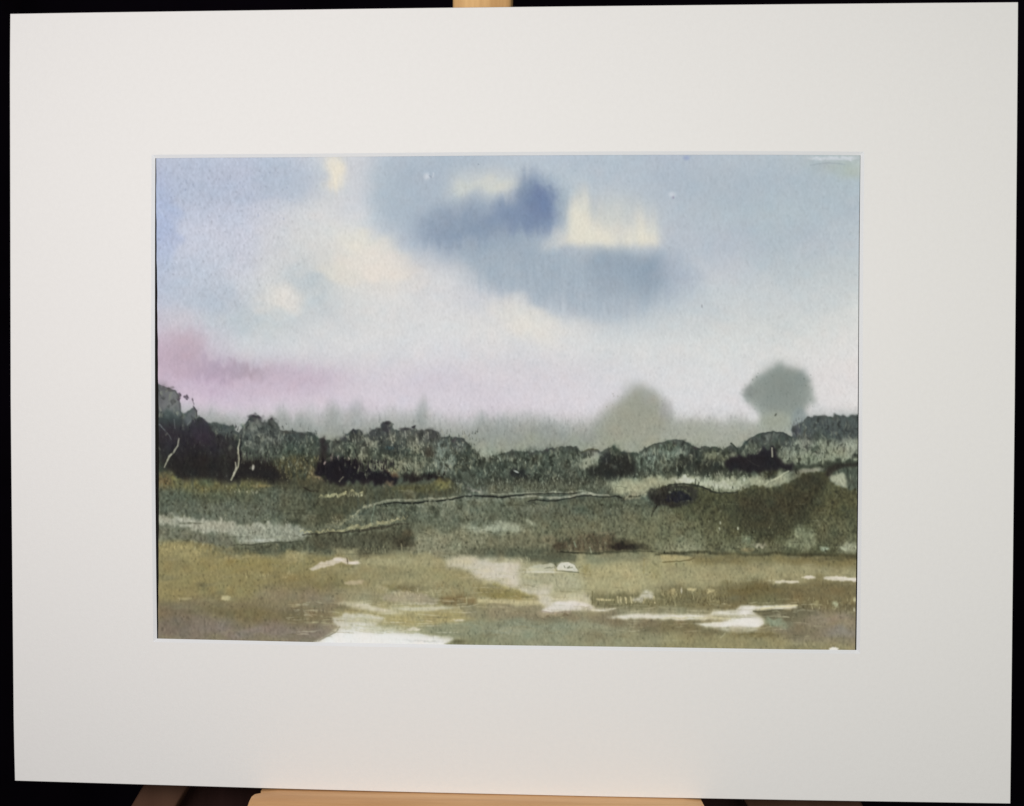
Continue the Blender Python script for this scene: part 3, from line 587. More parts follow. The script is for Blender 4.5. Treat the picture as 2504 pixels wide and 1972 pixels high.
O('D', 1510, 1290, 50, 40, (88, 104, 88), .8, .7, f=2); O('D', 1860, 1260, 60, 40, (176, 180, 162), .9, .6, f=3); O('D', 1480, 1380, 90, 40, (106, 116, 100), .9, .5, f=3); O('D', 1260, 1340, 60, 60, (128, 136, 122), .8, .7, f=2)
K('D', 1170, 1940, 1220, 1440, 180, (172, 178, 158), (3, 9), (1.3, 3), .55, .25, 49); K('D', 1200, 1940, 1200, 1440, 150, (88, 98, 84), (3, 9), (1.3, 3), .55, .2, 50)
P('D', [(1280, 1450), (1500, 1450), (1700, 1410), (2050, 1400), (2050, 1440), (1750, 1480), (1400, 1500), (1280, 1500)], (64, 70, 62), 2.5, .9, f=2, v=2)
P('D', [(0, 1480), (620, 1520), (900, 1530), (870, 1580), (400, 1560), (0, 1560)], (66, 72, 64), 4, .8, f=2, v=5)
P('D', [(-700, 1640), (0, 1560), (400, 1570), (820, 1560), (960, 1560), (1060, 1600), (1280, 1520), (1550, 1480), (1560, 1560), (1100, 1700), (800, 1760), (500, 1760), (-400, 1720)], (158, 162, 140), 4, .9, f=2, v=5)
K('D', 0, 900, 1540, 1620, 70, (70, 76, 66), (3, 10), (1.6, 3.4), .7, .1, 51); K('D', 200, 850, 1530, 1640, 50, (190, 192, 174), (4, 12), (1.4, 3), .7, .12, 52)
O('D', 600, 1660, 240, 30, (186, 188, 170), .8, .7, 5, f=2); O('D', 180, 1600, 90, 18, (182, 186, 172), .8, .6, f=2); O('D', 1450, 1510, 130, 20, (150, 146, 134), .8, .7, -5)

# leaf clumps: scalloped crowns and mottled masses
r_ = np.random.default_rng(55)
cxs = [p[0] for p in tl if p[1] < 1115]; cys = [p[1] for p in tl if p[1] < 1115]
o_ = np.argsort(cxs); cxs = np.array(cxs)[o_]; cys = np.array(cys)[o_]
def tone(x, y):
    return cv[min(GH-1, max(0, int((y-PY0)/ST))), min(GW-1, max(0, int((x-PX0)/ST)))].mean()
x = 386.0
while x < 2100:
    y = np.interp(x, cxs, cys); q = r_.uniform(3, 7.5)
    if not (x > 1180 and x < 1240): O('Z', x, y+q*.5, q, q*.8, (58+r_.normal(0, 8), 64+r_.normal(0, 6), 60), .7, r_.uniform(.12, .5), f=1.5, v=1)
    x += r_.uniform(6, 17)
for k_ in range(1500):
    x = r_.uniform(386, 2098); y0_ = np.interp(x, cxs, cys); y = y0_+5+(1165-y0_)*r_.uniform(0, 1)**1.1
    b = tone(x, y)
    if b < 52 or b > 135: continue
    d_ = r_.uniform(0, 1); g_ = r_.normal(0, 6)
    if d_ < .56: O('Z', x, y, r_.uniform(2, 4.5), r_.uniform(3, 9), (40+g_, 45+g_, 40+g_), .8, r_.uniform(.2, .6), r_.uniform(-25, 25), f=1.5, v=1)
    else: O('Z', x, y, r_.uniform(1.2, 3.4), r_.uniform(2.5, 9), (138+g_, 143+g_, 126+g_), .8, r_.uniform(.25, .65), r_.uniform(-20, 20), f=1.2, v=1)
for t, x0, x1, y0, y1, n, c, sd in (('A', 950, 1700, 1080, 1500, 110, (128, 136, 124), 201), ('A', 620, 1700, 1050, 1500, 120, (40, 46, 42), 202), ('B', 250, 1600, 1130, 1520, 190, (162, 164, 144), 203),
        ('B', 250, 1600, 1120, 1560, 210, (48, 54, 48), 204), ('C', 0, 1900, 1340, 1620, 150, (150, 158, 146), 205), ('C', 0, 1900, 1320, 1620, 210, (44, 52, 48), 206), ('D', 0, 1940, 1260, 1520, 120, (60, 68, 60), 207)):
    K(t, x0, x1, y0, y1, n, c, (3, 9), (1.8, 4), .6, .2, sd)
K('B', 130, 760, 1420, 1500, 60, (27, 23, 33), (6, 16), (2.4, 4.4), .9, .12, 208); K('A', 1700, 1960, 1400, 1560, 40, (30, 26, 34), (6, 16), (2.4, 4.4), .9, .1, 209)
P('D', [(620, 1420), (700, 1375), (940, 1355), (985, 1285), (1130, 1300), (1150, 1380), (1310, 1460), (1300, 1500), (1000, 1520), (640, 1510)], (36, 34, 42), 2.2, .8, f=2, v=3)
P('C', [(960, 1530), (1060, 1470), (1110, 1400), (1180, 1345), (1330, 1380), (1420, 1410), (1430, 1530), (1300, 1570), (1000, 1555)], (42, 44, 44), 3, .6, f=2.5, v=3)
L('D', [(1088, 1280), (1092, 1370)], 3, (182, 178, 160), .9, brk=.2)

# ---- the land
cols = (92, 97, 84)
P('E', [(80, 60), (300, 90), (800, 90), (1500, 130), (1500, 500), (80, 480)], (94, 99, 87), 6, .8, m=3, tex=(NV, .12))
P('E', [(100, -20), (220, -10), (330, 60), (700, 70), (1160, 80), (1160, 130), (800, 170), (400, 160), (100, 120)], (110, 104, 68), 5, .8, m=3, f=2, tex=(NV, .15))
O('E', 150, 60, 80, 60, (116, 94, 70), .9, .6, f=2); O('E', 1080, 112, 90, 12, (142, 128, 88), .8, .7); O('E', 560, 80, 60, 40, (84, 100, 82), .8, .6, f=2); O('E', 260, 40, 60, 18, (140, 134, 84), .8, .6, 20)
P('E', [(1180, 60), (1560, 50), (1941, 130), (1941, 200), (1500, 180), (1200, 130)], (72, 68, 52), 5, .7, f=2)
L('E', [(1490, 125), (1560, 150), (1700, 165)], 4, (46, 40, 32), .8, f=2)
O('E', 300, 230, 240, 80, (84, 92, 82), .9, .6, m=4); O('E', 700, 200, 300, 60, (86, 88, 66), .9, .5, m=4); O('E', 700, 350, 500, 60, (104, 108, 98), .9, .5, m=4)
K('E', 820, 1040, 160, 190, 12, (185, 180, 160), (3, 6), (1.2, 2.2), .8, .15, 60)
S(386, 860, 1170, 1300, 240, (58, 62, 50), (1, 2.4), .6, 61); S(386, 860, 1170, 1300, 60, (140, 142, 122), (1, 1.8), .5, 62)
P('E', [(1250, 200), (1941, 200), (1941, 420), (1700, 480), (1500, 490), (1300, 460)], (84, 84, 68), 6, .6, m=4)
O('E', 1380, 460, 110, 30, (58, 60, 48), .8, .7, f=2)
# left pale bank
P('E', [(100, 395), (190, 390), (250, 420), (320, 378), (440, 430), (560, 430), (650, 430), (760, 450), (880, 480), (1040, 465), (1150, 480), (1290, 478), (1430, 480), (1490, 530), (1550, 560), (1480, 630), (1200, 650), (900, 670), (850, 610), (720, 560), (540, 560), (380, 520), (230, 480), (100, 470)],
  (156, 156, 143), 2.2, .95, f=3, v=3, tex=(NV, .08))
P('E', [(850, 500), (1400, 490), (1490, 560), (1400, 630), (900, 650)], (136, 140, 128), 6, .6, m=4)
O('E', 340, 440, 120, 40, (172, 170, 158), .8, .6, 20, f=3); O('E', 1100, 630, 120, 14, (190, 192, 184), .8, .6); K('E', 130, 1450, 420, 620, 160, (182, 182, 168), (2, 6), (1.2, 2.6), .5, .2, 63); K('E', 850, 1450, 500, 640, 90, (104, 108, 98), (2, 6), (1.2, 2.6), .5, .2, 64)
L('E', [(800, 680), (900, 672), (1200, 652), (1480, 636), (1550, 600)], [2, 3, 3.4, 3, 2], (58, 60, 50), .8, f=1.5)
P('E', [(100, 490), (380, 530), (560, 570), (800, 580), (850, 680), (560, 680), (350, 620), (100, 640)], (108, 108, 96), 4, .85, f=2, tex=(NV, .15))
P('E', [(850, 690), (1560, 610), (1941, 570), (1941, 730), (1700, 740), (1350, 720), (1290, 770), (1000, 760), (850, 750)], (82, 86, 73), 4, .88, f=2, m=2, tex=(NV, .15))
P('E', [(560, 680), (900, 700), (1000, 760), (800, 760), (560, 720)], (104, 104, 84), 5, .7, f=2)
# ochre field
P('E', [(90, 650), (230, 632), (370, 630), (600, 690), (800, 768), (960, 760), (1040, 780), (1250, 775), (1350, 722), (1460, 760), (1720, 775), (1941, 720), (1941, 1240), (1500, 1280), (900, 1220), (90, 1200)],
  (142, 130, 89), 3, .9, f=2, m=2, tex=(NV, .05))
O('E', 300, 720, 240, 70, (162, 148, 104), .9, .75, 5, m=5); O('E', 600, 690, 300, 22, (128, 116, 82), .9, .5, 8, f=2); O('E', 180, 950, 120, 260, (146, 132, 92), .9, .5, m=5); O('E', 900, 790, 150, 20, (160, 148, 112), .8, .6, f=2)
O('E', 900, 880, 300, 60, (146, 128, 76), .9, .5, m=5); O('E', 1400, 780, 90, 50, (166, 155, 116), .9, .8, f=3); O('E', 1200, 960, 300, 60, (136, 120, 82), .9, .5, m=5); O('E', 1500, 1000, 200, 60, (134, 118, 80), .9, .5, m=5)
K('E', 930, 1150, 950, 990, 20, (182, 168, 120), (3, 8), (1.2, 2.2), .7, .2, 65); K('E', 1280, 1400, 940, 990, 10, (184, 168, 124), (4, 10), (1.4, 2.6), .7, .2, 66)
P('E', [(1040, 1080), (1941, 1040), (1941, 1180), (1800, 1240), (1500, 1240), (1000, 1200)], (134, 119, 102), 8, .7, m=5)
P('E', [(90, 1190), (800, 1200), (1600, 1240), (1840, 1280), (1740, 1360), (1800, 1440), (1600, 1590), (90, 1570)], (124, 111, 92), 10, .85, m=5)
P('E', [(90, 1360), (500, 1330), (1000, 1400), (1700, 1420), (1800, 1450), (1700, 1540), (1610, 1600), (90, 1570)], (129, 116, 108), 9, .85, m=5)
P('E', [(400, 1260), (1000, 1290), (1760, 1340), (1740, 1400), (1200, 1400), (620, 1350)], (118, 106, 70), 8, .7, m=4)
P('E', [(90, 1200), (360, 1210), (460, 1330), (240, 1350), (90, 1330)], (118, 102, 84), 9, .7, m=4)
O('E', 300, 1470, 220, 100, (114, 101, 92), .9, .6, m=5); O('E', 900, 1490, 360, 60, (136, 121, 118), .9, .6, m=5)
P('E', [(705, 1150), (790, 1160), (795, 1190), (760, 1208), (700, 1195), (715, 1170)], (190, 180, 140), 1.4, .9, f=1.5)
P('E', [(290, 1172), (420, 1175), (430, 1150), (432, 1192), (300, 1195)], (168, 156, 118), 1.6, .75, f=1.2)
S(386, 840, 1330, 1570, 150, (96, 86, 66), (1, 2.2), .4, 67); S(386, 900, 1330, 1450, 120, (170, 154, 112), (1, 1.8), .4, 68)
# tile F upper ground
P('F', [(-60, 130), (640, 110), (1250, 80), (1400, 200), (900, 235), (600, 260), (420, 330), (260, 420), (-60, 480)], (80, 80, 64), 5, .85, m=3, tex=(NV, .15))
P('F', [(640, 60), (700, 110), (1100, 90), (1230, 70), (1240, 140), (900, 170), (700, 160)], (86, 84, 54), 4, .6, f=2)
O('F', 1175, 92, 70, 40, (134, 128, 82), .8, .85, f=3); O('F', 665, 90, 34, 22, (152, 132, 108), .8, .7, f=1.5)
O('F', 860, 180, 60, 24, (112, 112, 96), .8, .6, f=3); O('F', 1480, 150, 90, 22, (142, 138, 132), .8, .7, f=4)
L('F', [(0, 212), (120, 205), (250, 190), (420, 172)], [5, 9, 8, 4], (166, 162, 124), .8, f=2, brk=.4, v=2); K('F', 90, 420, 190, 215, 34, (182, 180, 148), (3, 8), (1.4, 2.6), .7, .1, 70)
K('F', 1280, 2033, 60, 200, 130, (150, 158, 146), (2, 8), (1.2, 2.6), .5, .15, 71); K('F', 1280, 2033, 40, 200, 110, (50, 54, 48), (3, 8), (1.4, 3), .5, .15, 72)
P('F', [(1280, 190), (1600, 160), (2033, 150), (2033, 215), (1700, 218), (1400, 210)], (128, 132, 122), 3, .55, f=2, v=3)
# paths below the ridge
P('F', [(330, 520), (520, 290), (650, 275), (1290, 240), (1941, 210), (1941, 480), (1300, 480), (800, 430), (500, 500)], (86, 92, 80), 5, .8, m=3, tex=(NV, .15))
P('F', [(780, 290), (1300, 255), (2000, 230), (2400, 300), (2300, 400), (1900, 420), (1350, 440), (1000, 400)], (122, 126, 110), 6, .75, f=3, m=4, v=3, tex=(NV, .25))
P('F', [(1500, 330), (2100, 300), (2400, 400), (2200, 480), (1600, 470)], (100, 106, 92), 9, .6, m=5)
L('F', [(80, 480), (200, 450), (330, 400), (420, 330), (520, 290)], [3, 6, 9, 7, 5], (142, 140, 114), .75, f=2.5, brk=.35, v=2)
L('F', [(-180, 545), (0, 552), (130, 545), (300, 520), (430, 500), (560, 465), (700, 440), (830, 420)], [4, 6, 7, 9, 9, 9, 8, 4], (160, 156, 122), .88, f=2, brk=.3, v=2)
L('F', [(-160, 575), (100, 568), (400, 535), (620, 500), (860, 470)], [3, 4, 6, 7, 4], (56, 54, 46), .75, f=2)
K('F', 100, 820, 410, 540, 80, (182, 178, 150), (2, 5), (1.1, 2.2), .55, .2, 73)
L('F', [(330, 395), (410, 330), (515, 285), (640, 252), (900, 238), (1150, 232), (1300, 215)], [2, 3, 5, 6, 5, 4, 3], (150, 150, 132), .8, f=1.5, brk=.25)
L('F', [(560, 300), (640, 280), (740, 272), (920, 270), (1080, 258), (1230, 245), (1400, 208), (1560, 205), (1700, 216), (1800, 212), (1941, 200)], [1.5, 2.5, 3, 5, 3, 5, 3.5, 4, 4, 3.6, 4], (32, 35, 34), .95, f=1)
L('F', [(520, 290), (520, 340), (505, 440), (510, 480)], [3, 4, 3, 2], (120, 134, 120), .7, f=2)
L('F', [(820, 300), (1000, 285), (1200, 280), (1400, 240), (1600, 240), (1941, 245)], [3, 7, 5, 8, 10, 8], (132, 137, 124), .6, f=2.5, v=3)
for x, y, rx, ry in ((1060, 330, 30, 40), (1120, 350, 34, 50), (1330, 310, 34, 40), (1470, 270, 26, 34), (1340, 250, 30, 14), (820, 430, 26, 22), (900, 330, 40, 30)): O('F', x, y, rx, ry, (62, 66, 56), .8, .7, f=2)
K('F', 540, 1250, 280, 400, 110, (148, 148, 128), (2, 6), (1.1, 2.3), .5, .25, 74); K('F', 520, 1941, 260, 460, 170, (54, 58, 48), (2, 6), (1.2, 2.8), .5, .2, 75)
P('F', [(1330, 470), (1500, 500), (1700, 470), (1850, 440), (1941, 500), (2180, 470), (2200, 530), (1900, 545), (1500, 560), (1380, 540)], (150, 155, 138), 3.5, .85, f=3, v=3)
O('F', 1600, 525, 150, 18, (166, 170, 152), .8, .7, -4, f=2); K('F', 1330, 1941, 430, 520, 30, (150, 156, 138), (4, 10), (1.6, 3), .5, .1, 76)
# olive grey middle ground
P('F', [(830, 590), (950, 540), (1300, 540), (1941, 560), (1941, 760), (1400, 790), (1150, 800), (860, 740)], (126, 125, 104), 6, .85, m=4, tex=(NV, .15))
P('F', [(850, 610), (1200, 600), (1300, 780), (1150, 760), (860, 740)], (142, 138, 116), 6, .6, m=3); O('F', 870, 620, 60, 30, (142, 150, 134), .8, .6, f=2)
P('F', [(1380, 700), (1941, 680), (2300, 700), (2300, 850), (1941, 800), (1600, 800), (1440, 790)], (94, 97, 82), 4, .85, f=2, m=2, tex=(NV, .12))
S(1000, 1300, 1300, 1370, 180, (78, 78, 64), (1, 2.4), .55, 77); S(1000, 1300, 1280, 1370, 80, (162, 160, 138), (1, 2), .5, 78)
P('F', [(-60, 580), (300, 570), (850, 490), (900, 560), (880, 660), (700, 700), (620, 750), (380, 760), (370, 705), (100, 705), (-60, 720)], (80, 80, 66), 3.5, .9, f=2, m=2, tex=(NV, .15))
O('F', 800, 650, 90, 50, (60, 56, 46), .9, .7, f=2, m=2); O('F', 300, 640, 200, 50, (84, 86, 74), .9, .5); O('F', 840, 560, 50, 30, (96, 82, 62), .9, .6)
K('F', 440, 640, 680, 750, 14, (160, 155, 124), (4, 10), (1.2, 2.4), .7, .1, 79); L('F', [(785, 660), (788, 745)], 2.6, (160, 152, 124), .8)
P('F', [(100, 705), (370, 705), (380, 800), (300, 800), (180, 760)], (148, 142, 112), 3, .85, f=1.5)
# khaki field middle
P('F', [(380, 770), (620, 755), (880, 750), (1200, 800), (1220, 880), (1400, 930), (1600, 1010), (1880, 1100), (1941, 1200), (1500, 1250), (1130, 1250), (500, 1230), (0, 1180), (0, 900), (380, 860)],
  (146, 138, 104), 4, .9, f=2, m=2, tex=(NV, .06))
O('F', 700, 830, 330, 50, (162, 155, 122), .9, .8, m=4); O('F', 200, 960, 260, 70, (144, 132, 94), .9, .7, m=4); O('F', 1000, 920, 300, 60, (156, 148, 112), .9, .6, 10, m=4); O('F', 1250, 980, 250, 50, (150, 138, 98), .9, .6, 18, m=4)
O('F', 80, 1050, 220, 80, (126, 112, 74), .9, .6, m=4); O('F', 60, 1170, 170, 80, (132, 118, 104), .9, .6, m=4); O('F', 800, 1090, 160, 22, (118, 104, 62), .9, .6, 8, f=2)
O('F', 500, 1150, 340, 60, (152, 142, 116), .9, .6, m=4)
P('F', [(1140, 1170), (1300, 1150), (1500, 1180), (1500, 1240), (1160, 1245)], (122, 100, 66), 4, .9, f=2, v=3); K('F', 1080, 1500, 1060, 1180, 50, (126, 106, 70), (4, 12), (1.6, 3), .5, .1, 80)
L('F', [(1398, 1170), (1402, 1225)], 3, (182, 172, 130), .8); P('F', [(1500, 1060), (1750, 1080), (1941, 1150), (2200, 1200), (1941, 1205), (1500, 1180)], (140, 126, 82), 5, .8, f=2, m=2)
L('F', [(1660, 1040), (1800, 1080), (1920, 1130), (2150, 1190)], 8, (148, 136, 72), .6, f=2)
# pale cottages and boulders along the strand
P('F', [(-60, 880), (0, 845), (100, 820), (170, 788), (250, 790), (290, 830), (370, 825), (388, 850), (300, 855), (200, 835), (120, 870), (-60, 915), (-100, 900)], (196, 184, 164), 1.6, .95, f=1.3)
O('F', 190, 810, 50, 14, (216, 206, 192), .7, .8); L('F', [(262, 795), (268, 845)], 2.6, (84, 72, 54), .8); O('F', 330, 845, 50, 12, (218, 208, 194), .7, .8)
P('F', [(240, 1030), (300, 1010), (430, 1005), (410, 1040), (300, 1052), (250, 1045)], (178, 162, 134), 1.8, .85, f=1.2); P('F', [(520, 1045), (660, 1075), (650, 1120), (560, 1085)], (168, 158, 126), 2, .8, f=1.2)
P('F', [(640, 1140), (720, 1110), (860, 1120), (980, 1135), (1080, 1165), (1140, 1215), (1090, 1240), (700, 1220), (600, 1190)], (160, 148, 128), 2.6, .85, f=1.6, v=2)
K('F', 700, 1080, 1110, 1160, 22, (206, 196, 162), (3, 9), (1.2, 2.4), .85, .15, 81)
P('F', [(165, 1225), (230, 1208), (400, 1212), (470, 1225), (500, 1252), (700, 1290), (880, 1325), (700, 1330), (450, 1300), (310, 1272)], (194, 186, 160), 2.4, .82, f=.9, tex=(NH, .3))
P('F', [(640, 1265), (720, 1225), (900, 1225), (1130, 1250), (1340, 1265), (1120, 1290), (1000, 1310), (860, 1300), (720, 1280)], (190, 184, 158), 2.6, .8, f=.9, tex=(NH, .35))
P('F', [(1500, 1180), (1620, 1185), (1941, 1205), (2360, 1210), (2200, 1250), (1900, 1250), (1720, 1225), (1500, 1222)], (190, 178, 138), 2, .88, f=.7)
# ochre / green strand below
P('F', [(120, 1300), (330, 1290), (700, 1330), (1050, 1310), (1420, 1300), (1500, 1400), (1100, 1450), (800, 1440), (600, 1400), (330, 1330), (140, 1340)], (162, 150, 104), 3, .85, f=2, m=2)
P('F', [(1350, 1240), (1941, 1240), (2300, 1300), (2300, 1420), (1941, 1420), (1400, 1400)], (136, 130, 106), 5, .85, m=3)
O('F', 1250, 1400, 160, 24, (176, 160, 112), .8, .8, -5, f=2); P('F', [(1270, 1385), (1360, 1378), (1400, 1390), (1300, 1402)], (208, 198, 172), 1.6, .9, f=1)
P('F', [(440, 1440), (900, 1450), (1200, 1430), (1500, 1400), (2400, 1400), (2400, 1640), (1200, 1620), (1290, 1555), (1000, 1530), (700, 1490)], (139, 140, 116), 4, .9, f=2, m=3)
O('F', 1600, 1470, 400, 40, (134, 138, 117), .9, .7, m=4); P('F', [(1240, 1590), (1320, 1545), (1480, 1570), (1941, 1560), (1941, 1625), (1200, 1615)], (124, 122, 94), 4, .7, m=2); O('F', 1320, 1588, 50, 18, (92, 90, 66), .8, .8)
# bare paper at the bottom left of centre
P('F', [(-30, 1620), (-60, 1600), (60, 1555), (150, 1500), (205, 1452), (140, 1420), (120, 1362), (200, 1360), (240, 1318), (420, 1325), (640, 1365), (560, 1410), (520, 1440), (820, 1480), (1030, 1530), (1290, 1556), (1240, 1590), (1180, 1600), (1180, 1640)],
  (205, 203, 188), 2.4, .9, f=1.5, tex=(NH, .2))
P('F', [(-60, 1610), (120, 1535), (180, 1500), (420, 1500), (700, 1505), (950, 1535), (1180, 1570), (1200, 1640), (-60, 1640)], (222, 220, 214), 3, .95, f=1.5)
P('F', [(320, 1350), (620, 1385), (560, 1410), (360, 1400)], (184, 178, 146), 3, .6, f=2); P('F', [(430, 1450), (800, 1460), (960, 1490), (700, 1500), (450, 1480)], (176, 176, 150), 4, .7, f=2)
for y in (1345, 1375, 1400, 1430, 1460, 1478): L('F', [(250, y), (700, y+35), (1050, y+40)], 2, (170, 166, 132), .5, f=2, brk=.8)
P('F', [(835, 1465), (900, 1455), (970, 1470), (950, 1488), (850, 1480)], (212, 206, 190), 1.5, .9, f=1); O('F', 1000, 1585, 160, 10, (190, 192, 186), .8, .6, 2, f=1)
L('F', [(0, 1575), (100, 1530), (160, 1500), (200, 1455)], 2, (108, 98, 80), .7)

# ---- tile G
P('G', [(-20, 110), (600, 90), (1150, 90), (1200, 180), (-20, 190)], (96, 98, 84), 4, .7, f=2, v=4)
K('G', 0, 1200, 40, 180, 190, (160, 164, 146), (2, 7), (1.2, 2.4), .55, .15, 90); K('G', 0, 1250, 30, 170, 170, (48, 50, 44), (3, 8), (1.4, 3), .55, .15, 91)
P('G', [(1150, 120), (1250, 80), (1450, 50), (1800, 30), (1960, 30), (1960, 90), (1750, 90), (1600, 110), (1450, 160), (1250, 190), (1180, 200)], (152, 152, 128), 4, .85, f=2, v=3)
O('G', 1860, 60, 120, 40, (194, 197, 182), .8, .85, f=3)
P('G', [(-20, 260), (250, 230), (600, 250), (900, 220), (1250, 240), (1500, 260), (1500, 480), (1200, 580), (500, 500), (-20, 460)], (92, 96, 82), 6, .85, m=4, tex=(NV, .12))
O('G', 450, 340, 260, 50, (112, 116, 104), .9, .6, m=4); O('G', 1000, 300, 300, 50, (84, 88, 74), .9, .5, m=4)
P('G', [(300, 480), (1200, 400), (1800, 330), (2033, 400), (2033, 640), (1500, 640), (1100, 560), (500, 620), (300, 560)], (110, 109, 88), 8, .8, m=5, tex=(NV, .12))
O('G', 1900, 450, 200, 110, (98, 96, 76), .9, .5, m=4)
S(1210, 1700, 1230, 1340, 420, (68, 70, 56), (1, 2.4), .5, 92); S(1210, 1700, 1240, 1340, 180, (150, 150, 128), (1, 2), .45, 93)
L('G', [(0, 185), (400, 186), (650, 182), (840, 170), (1000, 195)], [3, 4, 5, 6, 3], (150, 154, 138), .7, f=2, brk=.4)
L('G', [(-80, 212), (0, 214), (130, 216), (250, 198), (420, 188), (620, 186), (820, 184)], [4, 5, 5, 3, 2.4, 2, 2.4], (34, 37, 36), .92, f=1)
L('G', [(200, 222), (420, 215), (640, 220), (760, 214), (860, 196), (960, 186), (1060, 200), (1120, 200)], [3, 4, 5, 5, 5, 4, 4, 3], (158, 160, 146), .8, f=1.3, brk=.25)
L('G', [(360, 262), (440, 246), (620, 246), (740, 232), (860, 206), (960, 204), (1060, 222), (1110, 222), (1180, 204), (1240, 222), (1270, 250)], [2.4, 3.5, 3, 3, 3.4, 2.6, 2.4, 2.4, 4, 4, 2], (36, 40, 38), .9, f=1)
O('G', 400, 275, 60, 16, (50, 54, 50), .8, .6, f=2)
P('G', [(1240, 230), (1330, 180), (1480, 150), (1480, 190), (1420, 230), (1300, 240)], (150, 146, 124), 2, .85, f=2); L('G', [(1300, 215), (1370, 220), (1430, 215)], 4, (58, 60, 50), .8, f=1.5)
K('G', 1240, 1480, 150, 240, 26, (190, 186, 160), (2, 6), (1.2, 2.2), .6, .3, 94)
P('G', [(-20, 560), (600, 560), (620, 620), (600, 740), (300, 800), (-20, 780)], (112, 110, 90), 6, .7, m=4, tex=(NV, .15)); P('G', [(-20, 700), (600, 710), (850, 760), (840, 830), (400, 840), (200, 790), (-20, 770)], (88, 91, 76), 4, .85, f=2, m=2)
P('G', [(-20, 490), (60, 430), (160, 460), (280, 500), (270, 540), (-20, 550)], (154, 158, 140), 3.5, .8, f=3); P('G', [(320, 445), (345, 425), (400, 455), (440, 480), (390, 485)], (156, 158, 138), 2, .85, f=1.5)
# reddish scrub and its dark foot
P('G', [(560, 720), (620, 620), (700, 590), (900, 575), (1130, 570), (1200, 600), (1150, 760), (900, 750), (700, 740)], (90, 82, 66), 3.5, .85, f=3, v=3, tex=(NV, .25))
O('G', 700, 620, 60, 30, (66, 70, 56), .9, .6, f=2); O('G', 1040, 610, 100, 40, (88, 78, 62), .9, .6, f=2); O('G', 640, 690, 60, 26, (62, 52, 42), .9, .6, f=2); O('G', 1090, 560, 60, 14, (152, 142, 118), .8, .5); O('G', 560, 620, 60, 40, (128, 118, 96), .9, .6, f=2)
P('G', [(1120, 740), (1150, 650), (1250, 600), (1350, 640), (1500, 670), (1540, 730), (1400, 735), (1250, 745)], (60, 53, 42), 3, .92, f=2, v=2); O('G', 1280, 690, 150, 26, (36, 30, 28), .8, .9, f=2)
L('G', [(640, 735), (800, 745), (940, 755), (1150, 745), (1400, 732), (1540, 735)], [2, 4, 6, 6, 3, 3], (44, 44, 34), .9, f=1.5)
L('G', [(1520, 732), (1640, 750), (1750, 760), (1941, 775)], [3, 3, 4, 5], (48, 46, 36), .92, f=1)
K('G', 640, 1130, 600, 740, 50, (150, 128, 108), (2, 7), (1.2, 2.4), .5, .15, 95); L('G', [(790, 640), (812, 690)], 2.6, (140, 160, 140), .7); L('G', [(945, 690), (955, 745)], 3, (150, 152, 128), .8)
P('G', [(1540, 700), (1600, 640), (1780, 610), (1960, 600), (1960, 760), (1750, 750), (1620, 745)], (128, 126, 104), 4, .8, f=3, v=4, tex=(NV, .2))
# khaki field right of middle
P('G', [(850, 780), (1200, 765), (1500, 760), (2033, 790), (2033, 1180), (1500, 1150), (1200, 1170), (950, 1140), (850, 1100), (600, 1100), (600, 930), (840, 930)], (162, 155, 119), 5, .92, m=3, tex=(NV, .05))
P('G', [(840, 770), (1250, 750), (1500, 745), (1460, 810), (1100, 840), (900, 830)], (122, 123, 101), 5, .8, f=2, m=2); O('G', 1150, 920, 260, 60, (172, 162, 122), .9, .6, m=4); O('G', 1250, 1060, 240, 50, (170, 160, 122), .9, .6, m=4)
L('G', [(1458, 800), (1455, 940)], 5, (150, 140, 98), .6, f=1.5); O('G', 900, 910, 40, 40, (150, 134, 84), .9, .6, f=2)
P('G', [(1500, 830), (1700, 800), (2033, 830), (2033, 1000), (1700, 1040), (1500, 1000)], (152, 144, 104), 6, .7, m=4)
# pale path
P('Z', [(1090, 1366), (1120, 1362), (1152, 1362), (1200, 1370), (1240, 1372), (1270, 1376), (1272, 1432), (1290, 1440), (1350, 1436), (1356, 1446), (1340, 1452), (1390, 1458), (1428, 1452), (1445, 1472), (1448, 1490), (1420, 1486), (1340, 1490), (1325, 1478), (1280, 1452), (1250, 1440), (1190, 1420), (1150, 1398), (1110, 1386), (1092, 1384)],
  (196, 188, 169), 3, .93, f=2, m=1.5)
P('Z', [(1096, 1366), (1150, 1364), (1160, 1384), (1110, 1384)], (182, 176, 150), 4, .7, f=2); O('Z', 1235, 1405, 50, 24, (202, 193, 176), .9, .6, 25, m=2)
P('G', [(300, 940), (600, 940), (850, 960), (850, 1120), (600, 1100), (590, 1050), (330, 1045), (280, 1000)], (166, 164, 140), 9, .85, m=3); P('G', [(330, 1048), (590, 1046), (580, 1085), (420, 1095), (330, 1080)], (188, 180, 156), 2, .85, f=1)
P('G', [(560, 1100), (700, 1130), (860, 1130), (900, 1200), (700, 1200), (560, 1180)], (180, 173, 142), 3, .85, f=2)
P('G', [(20, 1100), (220, 1110), (400, 1150), (470, 1190), (260, 1200), (0, 1190)], (140, 128, 80), 4, .8, f=2)
P('G', [(-20, 800), (200, 800), (360, 790), (370, 850), (200, 830), (-20, 840)], (168, 164, 134), 3, .5, f=3, v=3)
P('G', [(330, 900), (400, 870), (480, 855), (560, 840), (605, 845), (612, 900), (600, 935), (340, 935)], (184, 182, 160), 1.8, .9, f=1.2); P('G', [(622, 880), (660, 842), (740, 832), (800, 862), (832, 915), (820, 930), (640, 915)], (206, 203, 186), 1.4, .95, f=1)
